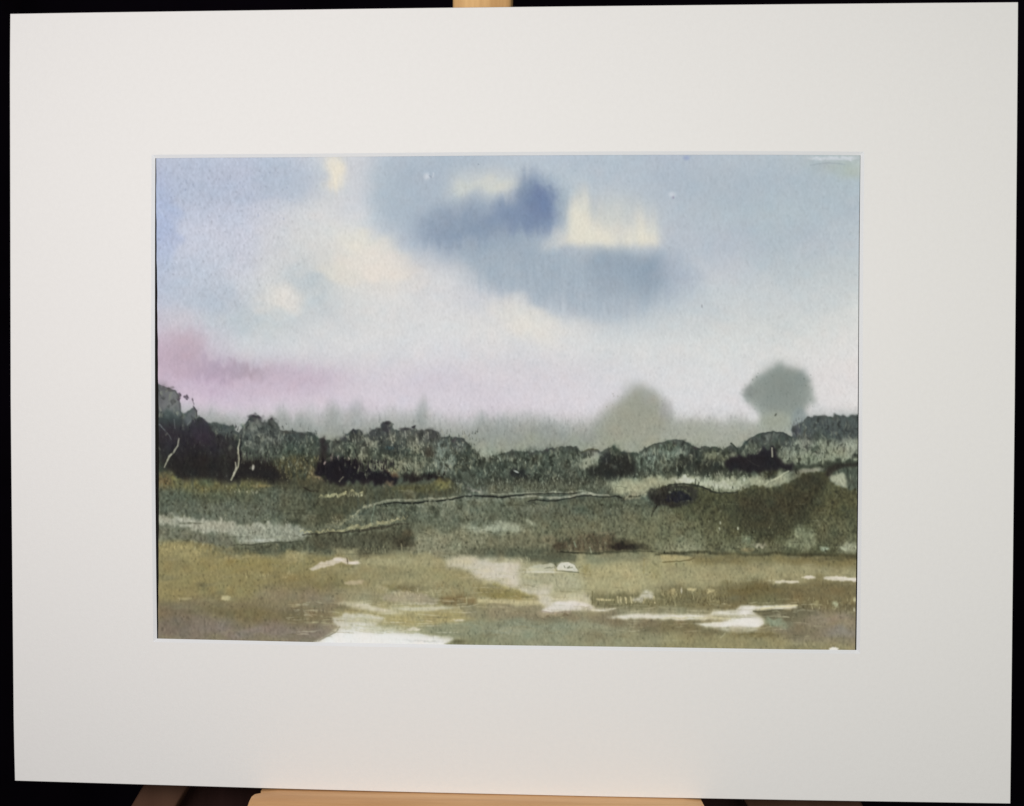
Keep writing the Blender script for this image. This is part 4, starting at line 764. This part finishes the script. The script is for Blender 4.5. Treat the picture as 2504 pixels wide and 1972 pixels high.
L('G', [(480, 855), (555, 838), (608, 845), (620, 880), (660, 838), (740, 828), (800, 858), (834, 912)], 1.8, (92, 92, 72), .6, f=.6, brk=.4); L('G', [(620, 915), (720, 925), (835, 932)], [1.5, 3, 2.5], (92, 92, 78), .85, f=.6); O('G', 500, 930, 150, 8, (212, 208, 188), .8, .7)
for a, b, w_ in (((536, 890), (560, 882), 2.2), ((566, 890), (588, 884), 2), ((602, 876), (606, 892), 1.5), ((698, 872), (706, 890), 2.2), ((730, 890), (752, 876), 3), ((742, 892), (776, 886), 2.2), ((508, 896), (528, 890), 1.6)):
    L('G', [a, b], w_, (84, 86, 72), .75, f=.4)
K('G', 120, 380, 790, 830, 16, (196, 192, 160), (3, 7), (1.2, 2.4), .7, .2, 96)
# mound and grasses
P('G', [(700, 1150), (780, 1125), (850, 1130), (900, 1180), (960, 1200), (970, 1250), (800, 1230), (560, 1220)], (184, 178, 150), 2.5, .85, f=1.5)
P('G', [(960, 1130), (1200, 1140), (1600, 1120), (2033, 1100), (2033, 1260), (1500, 1290), (1200, 1290), (1000, 1260), (960, 1220)], (118, 112, 82), 4, .88, f=2, v=3, tex=(NV, .15))
P('G', [(995, 1180), (1100, 1185), (1180, 1182), (1150, 1200), (1020, 1202)], (210, 196, 148), 1.5, .9, f=1); L('G', [(962, 1115), (962, 1240)], 2.6, (92, 86, 54), .8)
P('G', [(1330, 1180), (1400, 1170), (1430, 1130), (1480, 1100), (1540, 1130), (1560, 1180), (1450, 1190), (1420, 1220), (1380, 1210)], (192, 186, 168), 2.2, .9, f=2)
for x in (1210, 1240, 1285, 1335, 1290, 1550, 1620, 1640, 1690, 1735, 1760): L('G', [(x-4, 1165 if x < 1600 else 1100), (x+4, 1222 if x < 1600 else 1160)], 3.2, (206, 194, 150), .8, f=1)
K('G', 1180, 1600, 1190, 1240, 40, (180, 166, 122), (3, 8), (1.3, 2.6), .6, .15, 97); K('G', 980, 1600, 1190, 1290, 60, (86, 80, 54), (4, 10), (1.4, 3), .6, .15, 98); K('G', 1600, 2033, 1090, 1250, 60, (88, 80, 50), (4, 11), (1.4, 3), .6, .2, 99)
P('G', [(-20, 1200), (250, 1215), (450, 1230), (520, 1300), (500, 1400), (200, 1400), (-20, 1380)], (142, 130, 106), 5, .85, m=3)
P('G', [(-20, 1195), (250, 1190), (460, 1200), (450, 1235), (240, 1252), (150, 1230), (-20, 1220)], (188, 176, 138), 2, .8, f=1.2)
P('G', [(200, 1350), (500, 1330), (900, 1300), (1300, 1290), (1500, 1330), (1700, 1420), (1500, 1480), (1000, 1420), (500, 1400), (200, 1400)], (124, 112, 92), 6, .85, m=4)
P('G', [(430, 1310), (520, 1300), (760, 1310), (720, 1340), (600, 1350), (540, 1350), (490, 1380), (460, 1350), (440, 1340)], (168, 152, 126), 2.5, .75, f=1.6, v=1.5)
P('G', [(475, 1290), (560, 1245), (640, 1208), (780, 1200), (880, 1220), (960, 1245), (1010, 1275), (1190, 1276), (1080, 1298), (900, 1305), (500, 1312)], (213, 206, 194), 2.6, .9, f=1, tex=(NH, .2))
L('G', [(960, 1290), (1080, 1290), (1185, 1278)], [4, 3, 2], (226, 220, 200), .9, f=.6); L('G', [(480, 1305), (600, 1315), (760, 1308)], 2.4, (152, 130, 122), .7)
for x, y in ((500, 1370), (545, 1350), (720, 1335), (1050, 1415), (690, 1345)): O('G', x, y, 20, 9, (104, 84, 66), .7, .7, f=1.5)
K('G', 760, 1300, 1290, 1400, 30, (150, 140, 118), (3, 8), (1.2, 2.4), .4, .2, 100)
# grey green foreground
P('G', [(-20, 1400), (300, 1390), (700, 1400), (1100, 1430), (1300, 1480), (1200, 1640), (-20, 1640)], (138, 139, 117), 7, .9, m=5); O('G', 450, 1440, 420, 50, (134, 139, 121), .9, .7, m=4); O('G', 150, 1490, 180, 26, (146, 151, 134), .9, .6, f=2)
P('G', [(1200, 1290), (1600, 1270), (2033, 1280), (2033, 1340), (1450, 1360), (1200, 1370)], (142, 140, 114), 5, .8, f=2, m=2)
P('G', [(1150, 1380), (1500, 1390), (2033, 1380), (2033, 1500), (1500, 1520), (1150, 1460)], (124, 110, 86), 7, .85, m=4); P('G', [(700, 1560), (1200, 1500), (2033, 1500), (2033, 1640), (700, 1640)], (140, 138, 110), 8, .8, m=4); O('G', 950, 1530, 220, 50, (132, 122, 98), .9, .5, m=4)
S(1210, 1700, 1500, 1580, 260, (104, 98, 80), (1, 2), .35, 101); S(1210, 1700, 1480, 1580, 100, (172, 170, 150), (1, 2), .35, 102)

# ---- tile H : the dark hill
P('H', [(-40, 120), (0, 110), (60, 105), (200, 92), (350, 112), (450, 150), (570, 186), (700, 170), (800, 130), (850, 105), (960, 112), (1080, 132), (1180, 84), (1290, 24), (1400, -20), (1560, -30), (1590, 60), (1700, 120), (1770, 140), (1850, 160), (2000, 160), (2000, 770), (1300, 770), (900, 765), (500, 750), (360, 560), (150, 420), (60, 300)],
  (82, 83, 62), 1.6, .95, f=1.6, v=2, tex=(NV, .04))
P('H', [(-250, 330), (0, 320), (200, 340), (420, 400), (560, 520), (600, 740), (-250, 740)], (108, 109, 86), 14, .7, m=6, tex=(NV, .1))
P('H', [(60, 180), (300, 150), (600, 200), (640, 420), (420, 420), (200, 330)], (78, 79, 60), 9, .7, m=5)
P('H', [(700, 190), (860, 120), (1000, 150), (1200, 120), (1400, 30), (1560, 20), (1500, 300), (1350, 420), (1250, 520), (1180, 620), (900, 620), (700, 480), (640, 300)], (64, 63, 48), 8, .85, m=5, tex=(NV2, .12))
O('H', 1380, 60, 120, 70, (50, 48, 40), .9, .6, m=3); O('H', 950, 300, 200, 80, (68, 62, 50), .9, .4, m=4); O('H', 1270, 260, 160, 160, (62, 58, 44), .9, .5, m=4); O('H', 450, 220, 200, 60, (70, 72, 52), .9, .5, m=3); O('H', 1680, 300, 180, 140, (88, 82, 56), .9, .5, m=4)
P('H', [(1390, 420), (1860, 400), (1860, 700), (1480, 680), (1450, 560)], (98, 98, 76), 7, .7, m=4); O('H', 1600, 600, 140, 50, (82, 84, 66), .9, .5, m=3)
L('H', [(0, 130), (60, 105), (200, 92), (350, 112), (450, 150), (570, 186), (640, 180), (720, 162)], [2, 3, 4, 5, 5, 3, 3, 2], (44, 48, 42), .85, f=1.5); K('H', 40, 760, 120, 190, 30, (44, 48, 40), (3, 9), (1.4, 2.8), .85, .15, 110)
L('H', [(310, 100), (312, 50)], 2.8, (40, 44, 38), .9); L('H', [(335, 105), (348, 78)], 2.8, (40, 44, 38), .9)
P('G', [(1480, 150), (1560, 130), (1700, 110), (1760, 85), (1850, 100), (1900, 120), (1960, 140), (1960, 240), (1900, 280), (1800, 300), (1560, 290), (1520, 240), (1480, 200)], (52, 51, 48), 2, .93, f=2, v=2)
P('G', [(1520, 210), (1600, 180), (1690, 190), (1700, 260), (1780, 290), (1860, 280), (1800, 320), (1650, 300), (1540, 280)], (40, 38, 38), 2.5, .9, f=2, v=2)
P('G', [(1640, 250), (1700, 190), (1770, 165), (1880, 192), (1900, 245), (1780, 265)], (30, 31, 44), 1.8, .9, f=2.5)
L('G', [(1700, 170), (1760, 145), (1830, 152), (1895, 188)], [2, 4, 6, 3], (112, 116, 92), .55, f=1, soft=2.6, brk=.5); O('G', 1700, 172, 12, 9, (150, 156, 150), .7, .5)
L('G', [(1585, 285), (1530, 370), (1524, 405)], [3, 2, 1.4], (40, 40, 32), .95, f=.6); L('G', [(1550, 300), (1532, 350)], [2.4, 1.4], (44, 44, 36), .9, f=.6)
P('H', [(1590, 20), (1720, -20), (1740, 60), (1750, 130), (1690, 110), (1640, 90), (1600, 60)], (166, 169, 150), 2, .92, f=1.5)
P('H', [(940, 100), (1000, 70), (1100, 20), (1230, -30), (1200, 40), (1110, 120), (1040, 130)], (140, 143, 124), 3, .7, f=2); L('H', [(960, 100), (1060, 50), (1200, -20)], [2, 4, 3], (176, 178, 154), .75, f=1.4)
P('H', [(1540, 0), (1560, -50), (1640, -90), (1860, -110), (1860, -80), (1700, -60), (1620, -20), (1580, 30)], (48, 44, 42), 2.5, .85, f=2)
P('H', [(1225, 540), (1260, 520), (1320, 480), (1370, 530), (1440, 540), (1480, 640), (1400, 730), (1280, 720), (1180, 700), (1160, 630), (1240, 600)], (130, 134, 109), 3, .88, f=3, v=3, tex=(NV, .12))
P('H', [(0, 700), (100, 650), (200, 640), (480, 700), (400, 750), (0, 745)], (140, 140, 115), 5, .75, f=3, v=4); P('H', [(480, 740), (540, 660), (700, 620), (900, 650), (1180, 680), (1150, 750), (700, 755)], (112, 114, 92), 5, .75, f=3, v=4)
O('H', 800, 620, 50, 40, (126, 140, 118), .8, .7, f=2.5); O('H', 925, 675, 55, 22, (164, 158, 140), .8, .8, f=2); O('H', 1540, 708, 44, 18, (164, 176, 156), .8, .8, f=2); P('H', [(1660, 745), (1680, 680), (1740, 650), (1860, 640), (1860, 750)], (162, 164, 142), 3, .85, f=3, v=4); O('H', 1720, 715, 30, 30, (184, 190, 166), .8, .6, f=2); O('H', 810, 720, 60, 20, (146, 128, 92), .8, .6)
K('H', 0, 1500, 480, 740, 160, (142, 146, 120), (2, 7), (1.2, 2.4), .45, .25, 111); K('H', 0, 1840, 160, 720, 330, (48, 48, 34), (3, 9), (1.6, 4), .42, .3, 112); K('H', 300, 1840, 180, 640, 200, (106, 104, 80), (2, 8), (1.4, 3), .38, .3, 113)
for x, y in ((548, 462), (540, 520), (716, 515)): O('H', x, y, 7, 15, (186, 190, 168), .6, .85)
S(1620, 2095, 1200, 1350, 260, (48, 46, 34), (1, 2.2), .45, 114)
L('H', [(-60, 765), (100, 752), (220, 745), (420, 738), (500, 755), (700, 765), (900, 768), (1050, 745), (1250, 770), (1500, 762), (1700, 780), (1860, 790)], [4, 5, 6, 6, 4, 5, 6, 5, 7, 6, 8, 9], (60, 59, 43), .85, f=1, soft=3)
K('H', 0, 500, 745, 760, 26, (50, 50, 36), (2, 6), (2, 4), .8, .1, 130); K('H', 900, 1840, 760, 790, 40, (60, 60, 44), (2, 6), (2, 5), .6, .1, 131)
P('H', [(270, 780), (900, 780), (1860, 800), (1860, 890), (1300, 870), (700, 870), (300, 860)], (126, 114, 77), 5, .85, m=3); O('H', 1650, 800, 200, 16, (84, 80, 56), .9, .6, f=2)
P('H', [(-20, 860), (600, 850), (1300, 880), (1860, 890), (1860, 1010), (1300, 1020), (900, 1040), (300, 1080), (-20, 1080)], (155, 147, 113), 6, .85, m=4, tex=(NV, .05))
P('H', [(-20, 770), (150, 764), (280, 785), (220, 812), (100, 826), (-20, 815)], (170, 156, 114), 1.8, .85, f=1.2); L('H', [(0, 830), (120, 832), (250, 812), (300, 795)], 3, (104, 92, 60), .7, f=1.2)
P('H', [(600, 1060), (800, 1020), (1060, 1030), (1320, 1030), (1500, 1010), (1860, 1030), (1860, 1310), (1280, 1260), (700, 1270), (560, 1180)], (118, 106, 75), 5, .9, f=2, v=3, m=2, tex=(NV, .06))
O('H', 850, 1100, 220, 50, (108, 94, 58), .9, .6, m=3); O('H', 950, 1190, 160, 50, (112, 112, 82), .9, .6, m=3); O('H', 1500, 1130, 260, 60, (122, 106, 76), .9, .5, m=3)
P('H', [(990, 1000), (1060, 1002), (1062, 1018), (1000, 1014)], (190, 182, 150), 1.4, .8, f=.8); P('H', [(1068, 1010), (1290, 1010), (1298, 1034), (1075, 1034)], (214, 204, 180), 1.2, .95, f=1)
P('H', [(1312, 988), (1370, 958), (1455, 972), (1452, 992)], (214, 204, 184), 1.2, .95, f=1.2); P('H', [(1520, 985), (1560, 975), (1700, 970), (1850, 985), (1850, 1016), (1700, 1014), (1530, 1004)], (216, 208, 190), 1.4, .95, f=1.4)
O('H', 1490, 970, 40, 30, (134, 118, 76), .8, .5)
P('H', [(-20, 1080), (300, 1070), (600, 1080), (620, 1250), (400, 1280), (-20, 1260)], (122, 112, 80), 5, .85, f=2, v=4, tex=(NV, .2))
K('H', -10, 620, 1110, 1250, 90, (176, 164, 122), (4, 12), (1.3, 2.8), .6, .25, 115); K('H', -10, 640, 1090, 1250, 80, (84, 74, 48), (4, 12), (1.4, 3), .6, .2, 116); K('H', 600, 1060, 1000, 1120, 60, (98, 84, 50), (6, 16), (1.6, 3), .45, .12, 117)
P('H', [(225, 1085), (330, 1080), (300, 1108), (240, 1104)], (206, 190, 142), 1.4, .85, f=1); O('H', 445, 1105, 30, 20, (196, 184, 138), .7, .8, f=1.5); O('H', 105, 1110, 22, 22, (190, 176, 130), .7, .7, f=1.5); O('H', 180, 1105, 8, 28, (214, 206, 184), .6, .8)
# right lower purple ground
P('H', [(860, 1300), (1300, 1270), (1500, 1300), (1520, 1420), (1200, 1440), (1000, 1400), (940, 1330)], (106, 101, 82), 4, .88, f=2, m=2)
P('H', [(1400, 1320), (1860, 1300), (1860, 1700), (1450, 1660), (1100, 1560), (1000, 1430), (1300, 1420)], (136, 124, 107), 8, .85, m=5); O('H', 1650, 1370, 180, 40, (150, 134, 120), .9, .5, m=3); O('H', 1700, 1500, 150, 40, (136, 130, 130), .9, .5, m=3); O('H', 1300, 1510, 180, 40, (112, 102, 80), .9, .5, m=3)
O('H', 1080, 1410, 110, 34, (146, 158, 136), .8, .75, 10, f=2)
P('H', [(-20, 1500), (300, 1510), (600, 1500), (1000, 1500), (1300, 1580), (1860, 1620), (1860, 1720), (-20, 1700)], (146, 137, 101), 7, .85, m=4); P('H', [(-20, 1390), (300, 1400), (540, 1480), (440, 1530), (-20, 1500)], (122, 110, 80), 6, .85, m=3); O('H', 880, 1530, 200, 22, (112, 98, 62), .9, .6, f=2)
K('H', 1270, 1850, 1200, 1290, 30, (186, 178, 142), (4, 12), (1.4, 2.8), .7, .2, 118); K('H', 1250, 1850, 1220, 1330, 50, (84, 76, 52), (4, 12), (1.4, 3), .6, .15, 119); O('H', 1640, 1235, 26, 26, (172, 176, 146), .8, .8, f=2); O('H', 1460, 1235, 30, 26, (164, 156, 116), .8, .7, f=2); O('H', 1825, 1190, 14, 22, (186, 182, 148), .7, .8); O('H', 1820, 1285, 8, 20, (216, 210, 186), .6, .8)
P('H', [(-60, 1330), (0, 1258), (60, 1256), (150, 1272), (470, 1290), (450, 1330), (0, 1325)], (142, 138, 112), 3, .8, f=1.5)
P('H', [(-560, 1365), (-300, 1325), (0, 1322), (450, 1335), (480, 1292), (690, 1290), (740, 1252), (800, 1246), (930, 1254), (1200, 1240), (1282, 1248), (1280, 1268), (1000, 1290), (862, 1300), (900, 1330), (960, 1368), (962, 1420), (900, 1468), (800, 1498), (700, 1494), (560, 1482), (440, 1450), (310, 1424), (470, 1405), (620, 1400), (640, 1382), (0, 1378), (-300, 1372)],
  (208, 203, 184), 2.2, .9, f=.9, tex=(NH, .22))
P('H', [(700, 1300), (740, 1262), (860, 1270), (850, 1300), (940, 1370), (900, 1470), (560, 1475), (460, 1440), (640, 1400), (780, 1370)], (219, 214, 203), 3.5, .8, f=1.5, tex=(NH, .3)); L('H', [(940, 1275), (1150, 1254), (1280, 1250)], 4, (214, 204, 160), .85, f=.8); L('H', [(0, 1362), (300, 1366), (640, 1372)], 4, (196, 188, 148), .6, f=1, brk=.3)
L('H', [(480, 1340), (700, 1338), (860, 1345)], 1.6, (176, 170, 146), .6, f=1, brk=.4); L('H', [(700, 1362), (860, 1362)], 1.6, (168, 164, 150), .6); L('H', [(780, 1478), (960, 1462), (1040, 1440)], 2, (168, 158, 126), .7, brk=.4); L('H', [(862, 1302), (980, 1300), (1150, 1288)], 3, (84, 80, 62), .8)
L('H', [(545, 1556), (590, 1510)], 2, (196, 188, 158), .5); O('H', 1060, 1645, 0.1, 0.1, (0, 0, 0), .1, 0)
P('H', [(1580, 1650), (1620, 1640), (1670, 1650), (1660, 1690), (1585, 1690)], (222, 218, 206), 1.2, .95, f=1)

r_ = np.random.default_rng(66)
for k_ in range(1500):
    x = r_.uniform(386, 2096); y = r_.uniform(1185, 1352); b = tone(x, y); g_ = r_.normal(0, 5)
    if b > 128 or b < 45: continue
    if r_.uniform() < .55: O('Z', x, y, r_.uniform(1.6, 4.5), r_.uniform(2, 6), (b*.66+g_, b*.68+g_, b*.54+g_), .8, r_.uniform(.2, .5), r_.uniform(-40, 40), f=1.2)
    else: O('Z', x, y, r_.uniform(1.2, 3), r_.uniform(2, 6), (b*1.32+g_, b*1.33+g_, b*1.12+g_), .8, r_.uniform(.2, .5), r_.uniform(-30, 30), f=1.2)
for k_ in range(700):
    x = r_.uniform(386, 2096); y = r_.uniform(1350, 1590); b = tone(x, y); g_ = r_.normal(0, 5); q = r_.uniform(5, 26)
    if b > 190: continue
    f_ = .84 if r_.uniform() < .5 else 1.14
    O('Z', x, y, q, q*r_.uniform(.12, .4), (b*1.06*f_+g_, b*1.0*f_+g_, b*.78*f_+g_), .9, r_.uniform(.1, .3), r_.uniform(-8, 8), f=1.2)
r_ = np.random.default_rng(77)
for x0, x1, y0, y1, n, c in ((700, 1120, 1470, 1560, 60, (206, 202, 182)), (700, 900, 1470, 1540, 30, (176, 172, 138)), (1500, 1990, 1470, 1545, 46, (202, 196, 170)), (1560, 1900, 1480, 1540, 26, (150, 142, 112)),
        (860, 1300, 1440, 1500, 36, (186, 178, 148)), (1120, 1340, 1380, 1440, 20, (186, 178, 152)), (390, 1000, 1340, 1560, 60, (128, 116, 86)), (1000, 2090, 1380, 1580, 110, (124, 116, 88)), (1000, 2090, 1380, 1580, 70, (164, 156, 124)),
        (390, 2090, 1190, 1360, 90, (66, 68, 54)), (390, 2090, 1200, 1370, 60, (128, 130, 108))):
    for q_ in range(n):
        x = r_.uniform(x0, x1); y = r_.uniform(y0, y1); l_ = r_.uniform(14, 60)
        L('Z', [(x, y), (x+l_*.5, y+r_.normal(0, 1.2)), (x+l_, y+r_.normal(0, 2.4))], [.8, r_.uniform(1.2, 3.2), .6], c, r_.uniform(.2, .55), f=.5, soft=1.6, brk=.5)
K('A', 130, 900, 1080, 1600, 120, (74, 76, 74), (3, 10), (1.4, 3.4), .45, .25, 301); K('A', 120, 900, 1050, 1600, 80, (22, 20, 26), (4, 12), (2, 4), .5, .25, 302)
K('A', 840, 1450, 1420, 1640, 60, (74, 70, 62), (3, 9), (1.4, 3), .4, .2, 303); K('B', 20, 780, 1440, 1640, 70, (58, 54, 54), (3, 9), (1.4, 2.6), .4, .25, 304)
K('G', 1480, 1900, 120, 300, 60, (30, 32, 30), (5, 12), (1.2, 2.6), .7, .35, 305); K('G', 1500, 1900, 130, 300, 26, (104, 104, 84), (2, 7), (1.2, 2.2), .5, .4, 306)
# scratched trunks again, over the dark masses
L('A', [(922, 1200), (905, 1290), (912, 1400), (905, 1470), (870, 1530), (838, 1600)], [1.5, 3, 2.6, 3.4, 4.4, 3], (172, 170, 150), .9, f=.5)
L('A', [(878, 1425), (885, 1480), (860, 1560)], [1.6, 3.4, 3], (184, 180, 164), .9, f=.5); L('A', [(935, 1180), (925, 1300), (930, 1400)], 1.8, (26, 26, 30), .8, f=.5)
L('A', [(315, 1190), (300, 1260), (262, 1325), (220, 1370), (190, 1430), (170, 1480)], [2.2, 3.4, 3.2, 4.2, 3.4, 1.5], (166, 164, 148), .9, f=.5, brk=.2)
O('A', 1052, 1478, 13, 28, (184, 180, 172), .5, .9, 10)

hz = (np.clip((YY-830)/60, 0, 1)*np.clip((1010-YY)/60, 0, 1)*np.clip((1750-XX)/500, 0, 1))[..., None]
cv *= 1-hz*np.array([.022, .026, .022])
# ---- paper tooth and granulation everywhere
lum = cv.mean(axis=2)
land = np.clip((YY-1060+8*NM1)/60, 0, 1)
# washes dry a little greyer than mixed
grey = lum[..., None]
sat = (.84-.06*land)[..., None]
cv[:] = grey+(cv-grey)*sat
ND = .75*up(0, 3.4, 5.2, 301)+.5*up(0, 4.6, 12, 302)
wood = np.clip((150-lum)/40, 0, 1)*np.clip((YY-1040)/30, 0, 1)*np.clip((1190-YY)/40, 0, 1)
heath = np.clip((YY-1150)/40, 0, 1)*np.clip((1370-YY)/30, 0, 1)
upl = np.clip((820-XX)/250, 0, 1)*np.clip((860-YY)/200, 0, 1)
mistz = np.clip((YY-980)/60, 0, 1)*(1-land)
K1 = .009+.008*upl+.010*mistz+.020*land+.038*wood+.030*heath+.035*heath*np.clip((105-lum)/20, 0, 1)
pos = np.where(ND > 0, ND, ND*1.1)
light = np.clip((lum-30)/60, .8, 1)*np.clip((232-lum)/90, .22+.78*(1-land), 1)
cv *= 1-.09*(wood*np.clip((125-lum)/30, 0, 1))[..., None]
cv *= 1+np.clip(K1*pos*light, -.45, .5)[..., None]
# dark flocculated grains
gr = up(0, 4.2, 6.5, 303); gr = np.clip(gr-1.35, 0, 1.2)
cv *= 1-(gr*light*(.020+.030*upl+.085*land*(1-.6*wood)+.035*mistz))[..., None]
tooth = G2*.75+NF1*.2
cv += ((1.0+.5*land)*tooth)[..., None]
cv += (up(0, 22, 18, 32)*.8*(.6+.4*land))[..., None]*np.array([.9, -.2, -.7])
cv[:] = cv+((cv-118)*.11)*land[..., None]+(land*np.clip((200-lum)/40, 0, 1))[..., None]*np.array([2.0, 3.0, -4.0])
cv = np.clip(np.sqrt(np.clip(cv, 0, 240)**2+np.array([26., 24., 28.])**2*np.clip((140-cv)/100, 0, 1)), 12, 240)


# sheet of watercolour paper: a fine grid that carries the pigment as a colour attribute
lin = np.where(cv <= 10.3, cv/255/12.92, ((cv/255+.055)/1.055)**2.4)
NU, NVv = 1080, 740
yr = np.linspace(372, 1604, NVv)
xl = np.interp(yr, [372, 387, 500, 600, 700, 860, 960, 1060, 1160, 1300, 1450, 1562, 1604], [382, 382, 382.2, 383, 384.4, 386, 387.3, 388.2, 388.6, 388.2, 387.4, 386.6, 386.2])  # left edge drawn in so the dark slit reads as the sheet's shadow
xr = np.interp(yr, [372, 400, 560, 800, 1000, 1160, 1400, 1604], [2103.2, 2103, 2100.6, 2099, 2097.6, 2096.6, 2093.6, 2091])
xl = xl+.5*np.sin(yr/13.0)*np.sin(yr/31.0)
U = np.linspace(0, 1, NU)[None, :]
PXg = xl[:, None]*(1-U)+xr[:, None]*U; PYg = np.repeat(yr[:, None], NU, 1)
D = np.stack([(PXg-PCX)/FPX, (PYg-PCY)/FPX, np.ones_like(PXg)], -1) @ RM      # = RM.T @ d
ys = TH+.0002
s_ = (ys-CO[2])/D[..., 2]; Q = CO+s_[..., None]*D
V = np.stack([Q[..., 0], np.full_like(PXg, ys), -Q[..., 1]], -1).reshape(-1, 3)
def samp(a, X, Y):
    x = np.clip((X-PX0)/ST, 0, GW-1.001); y = np.clip((Y-PY0)/ST, 0, GH-1.001)
    i = x.astype(int); j = y.astype(int); fx = (x-i)[..., None]; fy = (y-j)[..., None]
    return (a[j, i]*(1-fx)+a[j, i+1]*fx)*(1-fy)+(a[j+1, i]*(1-fx)+a[j+1, i+1]*fx)*fy
# pigment reflectance: measured picture tone divided by how brightly the sheet is lit
u_ = (PXg-380)/1720; v_ = (PYg-385)/1200
EL = np.stack([1.0188+0.0251*u_-0.0301*v_+0.0674*u_*v_-0.1419*u_*u_-0.1204*v_*v_, 0.9953+0.0314*u_-0.0237*v_+0.0651*u_*v_-0.132*u_*u_-0.1262*v_*v_, 0.9867+0.0121*u_-0.0252*v_+0.067*u_*v_-0.1262*u_*u_-0.1274*v_*v_], -1)
rgb = np.clip(samp(lin, PXg, PYg)/EL, .004, .92)
me = bpy.data.meshes.new('painting_sheet')
nq = (NU-1)*(NVv-1)
me.vertices.add(NU*NVv); me.vertices.foreach_set('co', V.astype(np.float32).ravel())
idx = np.arange(NU*NVv).reshape(NVv, NU)
quad = np.stack([idx[:-1, :-1], idx[1:, :-1], idx[1:, 1:], idx[:-1, 1:]], -1).reshape(-1, 4)
me.loops.add(nq*4); me.loops.foreach_set('vertex_index', quad.ravel().astype(np.int32))
me.polygons.add(nq); me.polygons.foreach_set('loop_start', (np.arange(nq)*4).astype(np.int32))
try: me.polygons.foreach_set('loop_total', np.full(nq, 4, np.int32))
except Exception: pass
me.update(calc_edges=True)
ca = me.color_attributes.new('pigment', 'FLOAT_COLOR', 'POINT')
ca.data.foreach_set('color', np.concatenate([rgb.reshape(-1, 3), np.ones((NU*NVv, 1))], 1).astype(np.float32).ravel())
M = mat('watercolour_paper', (.8, .8, .8), .92, .06, bump=(620, .35))
nt = M.node_tree; at = nt.nodes.new('ShaderNodeVertexColor'); at.layer_name = 'pigment'
nt.links.new(at.outputs['Color'], nt.nodes['Principled BSDF'].inputs['Base Color'])
me.materials.append(M)
sheet = bpy.data.objects.new('painting_sheet', me); COL.objects.link(sheet); sheet.parent = pic
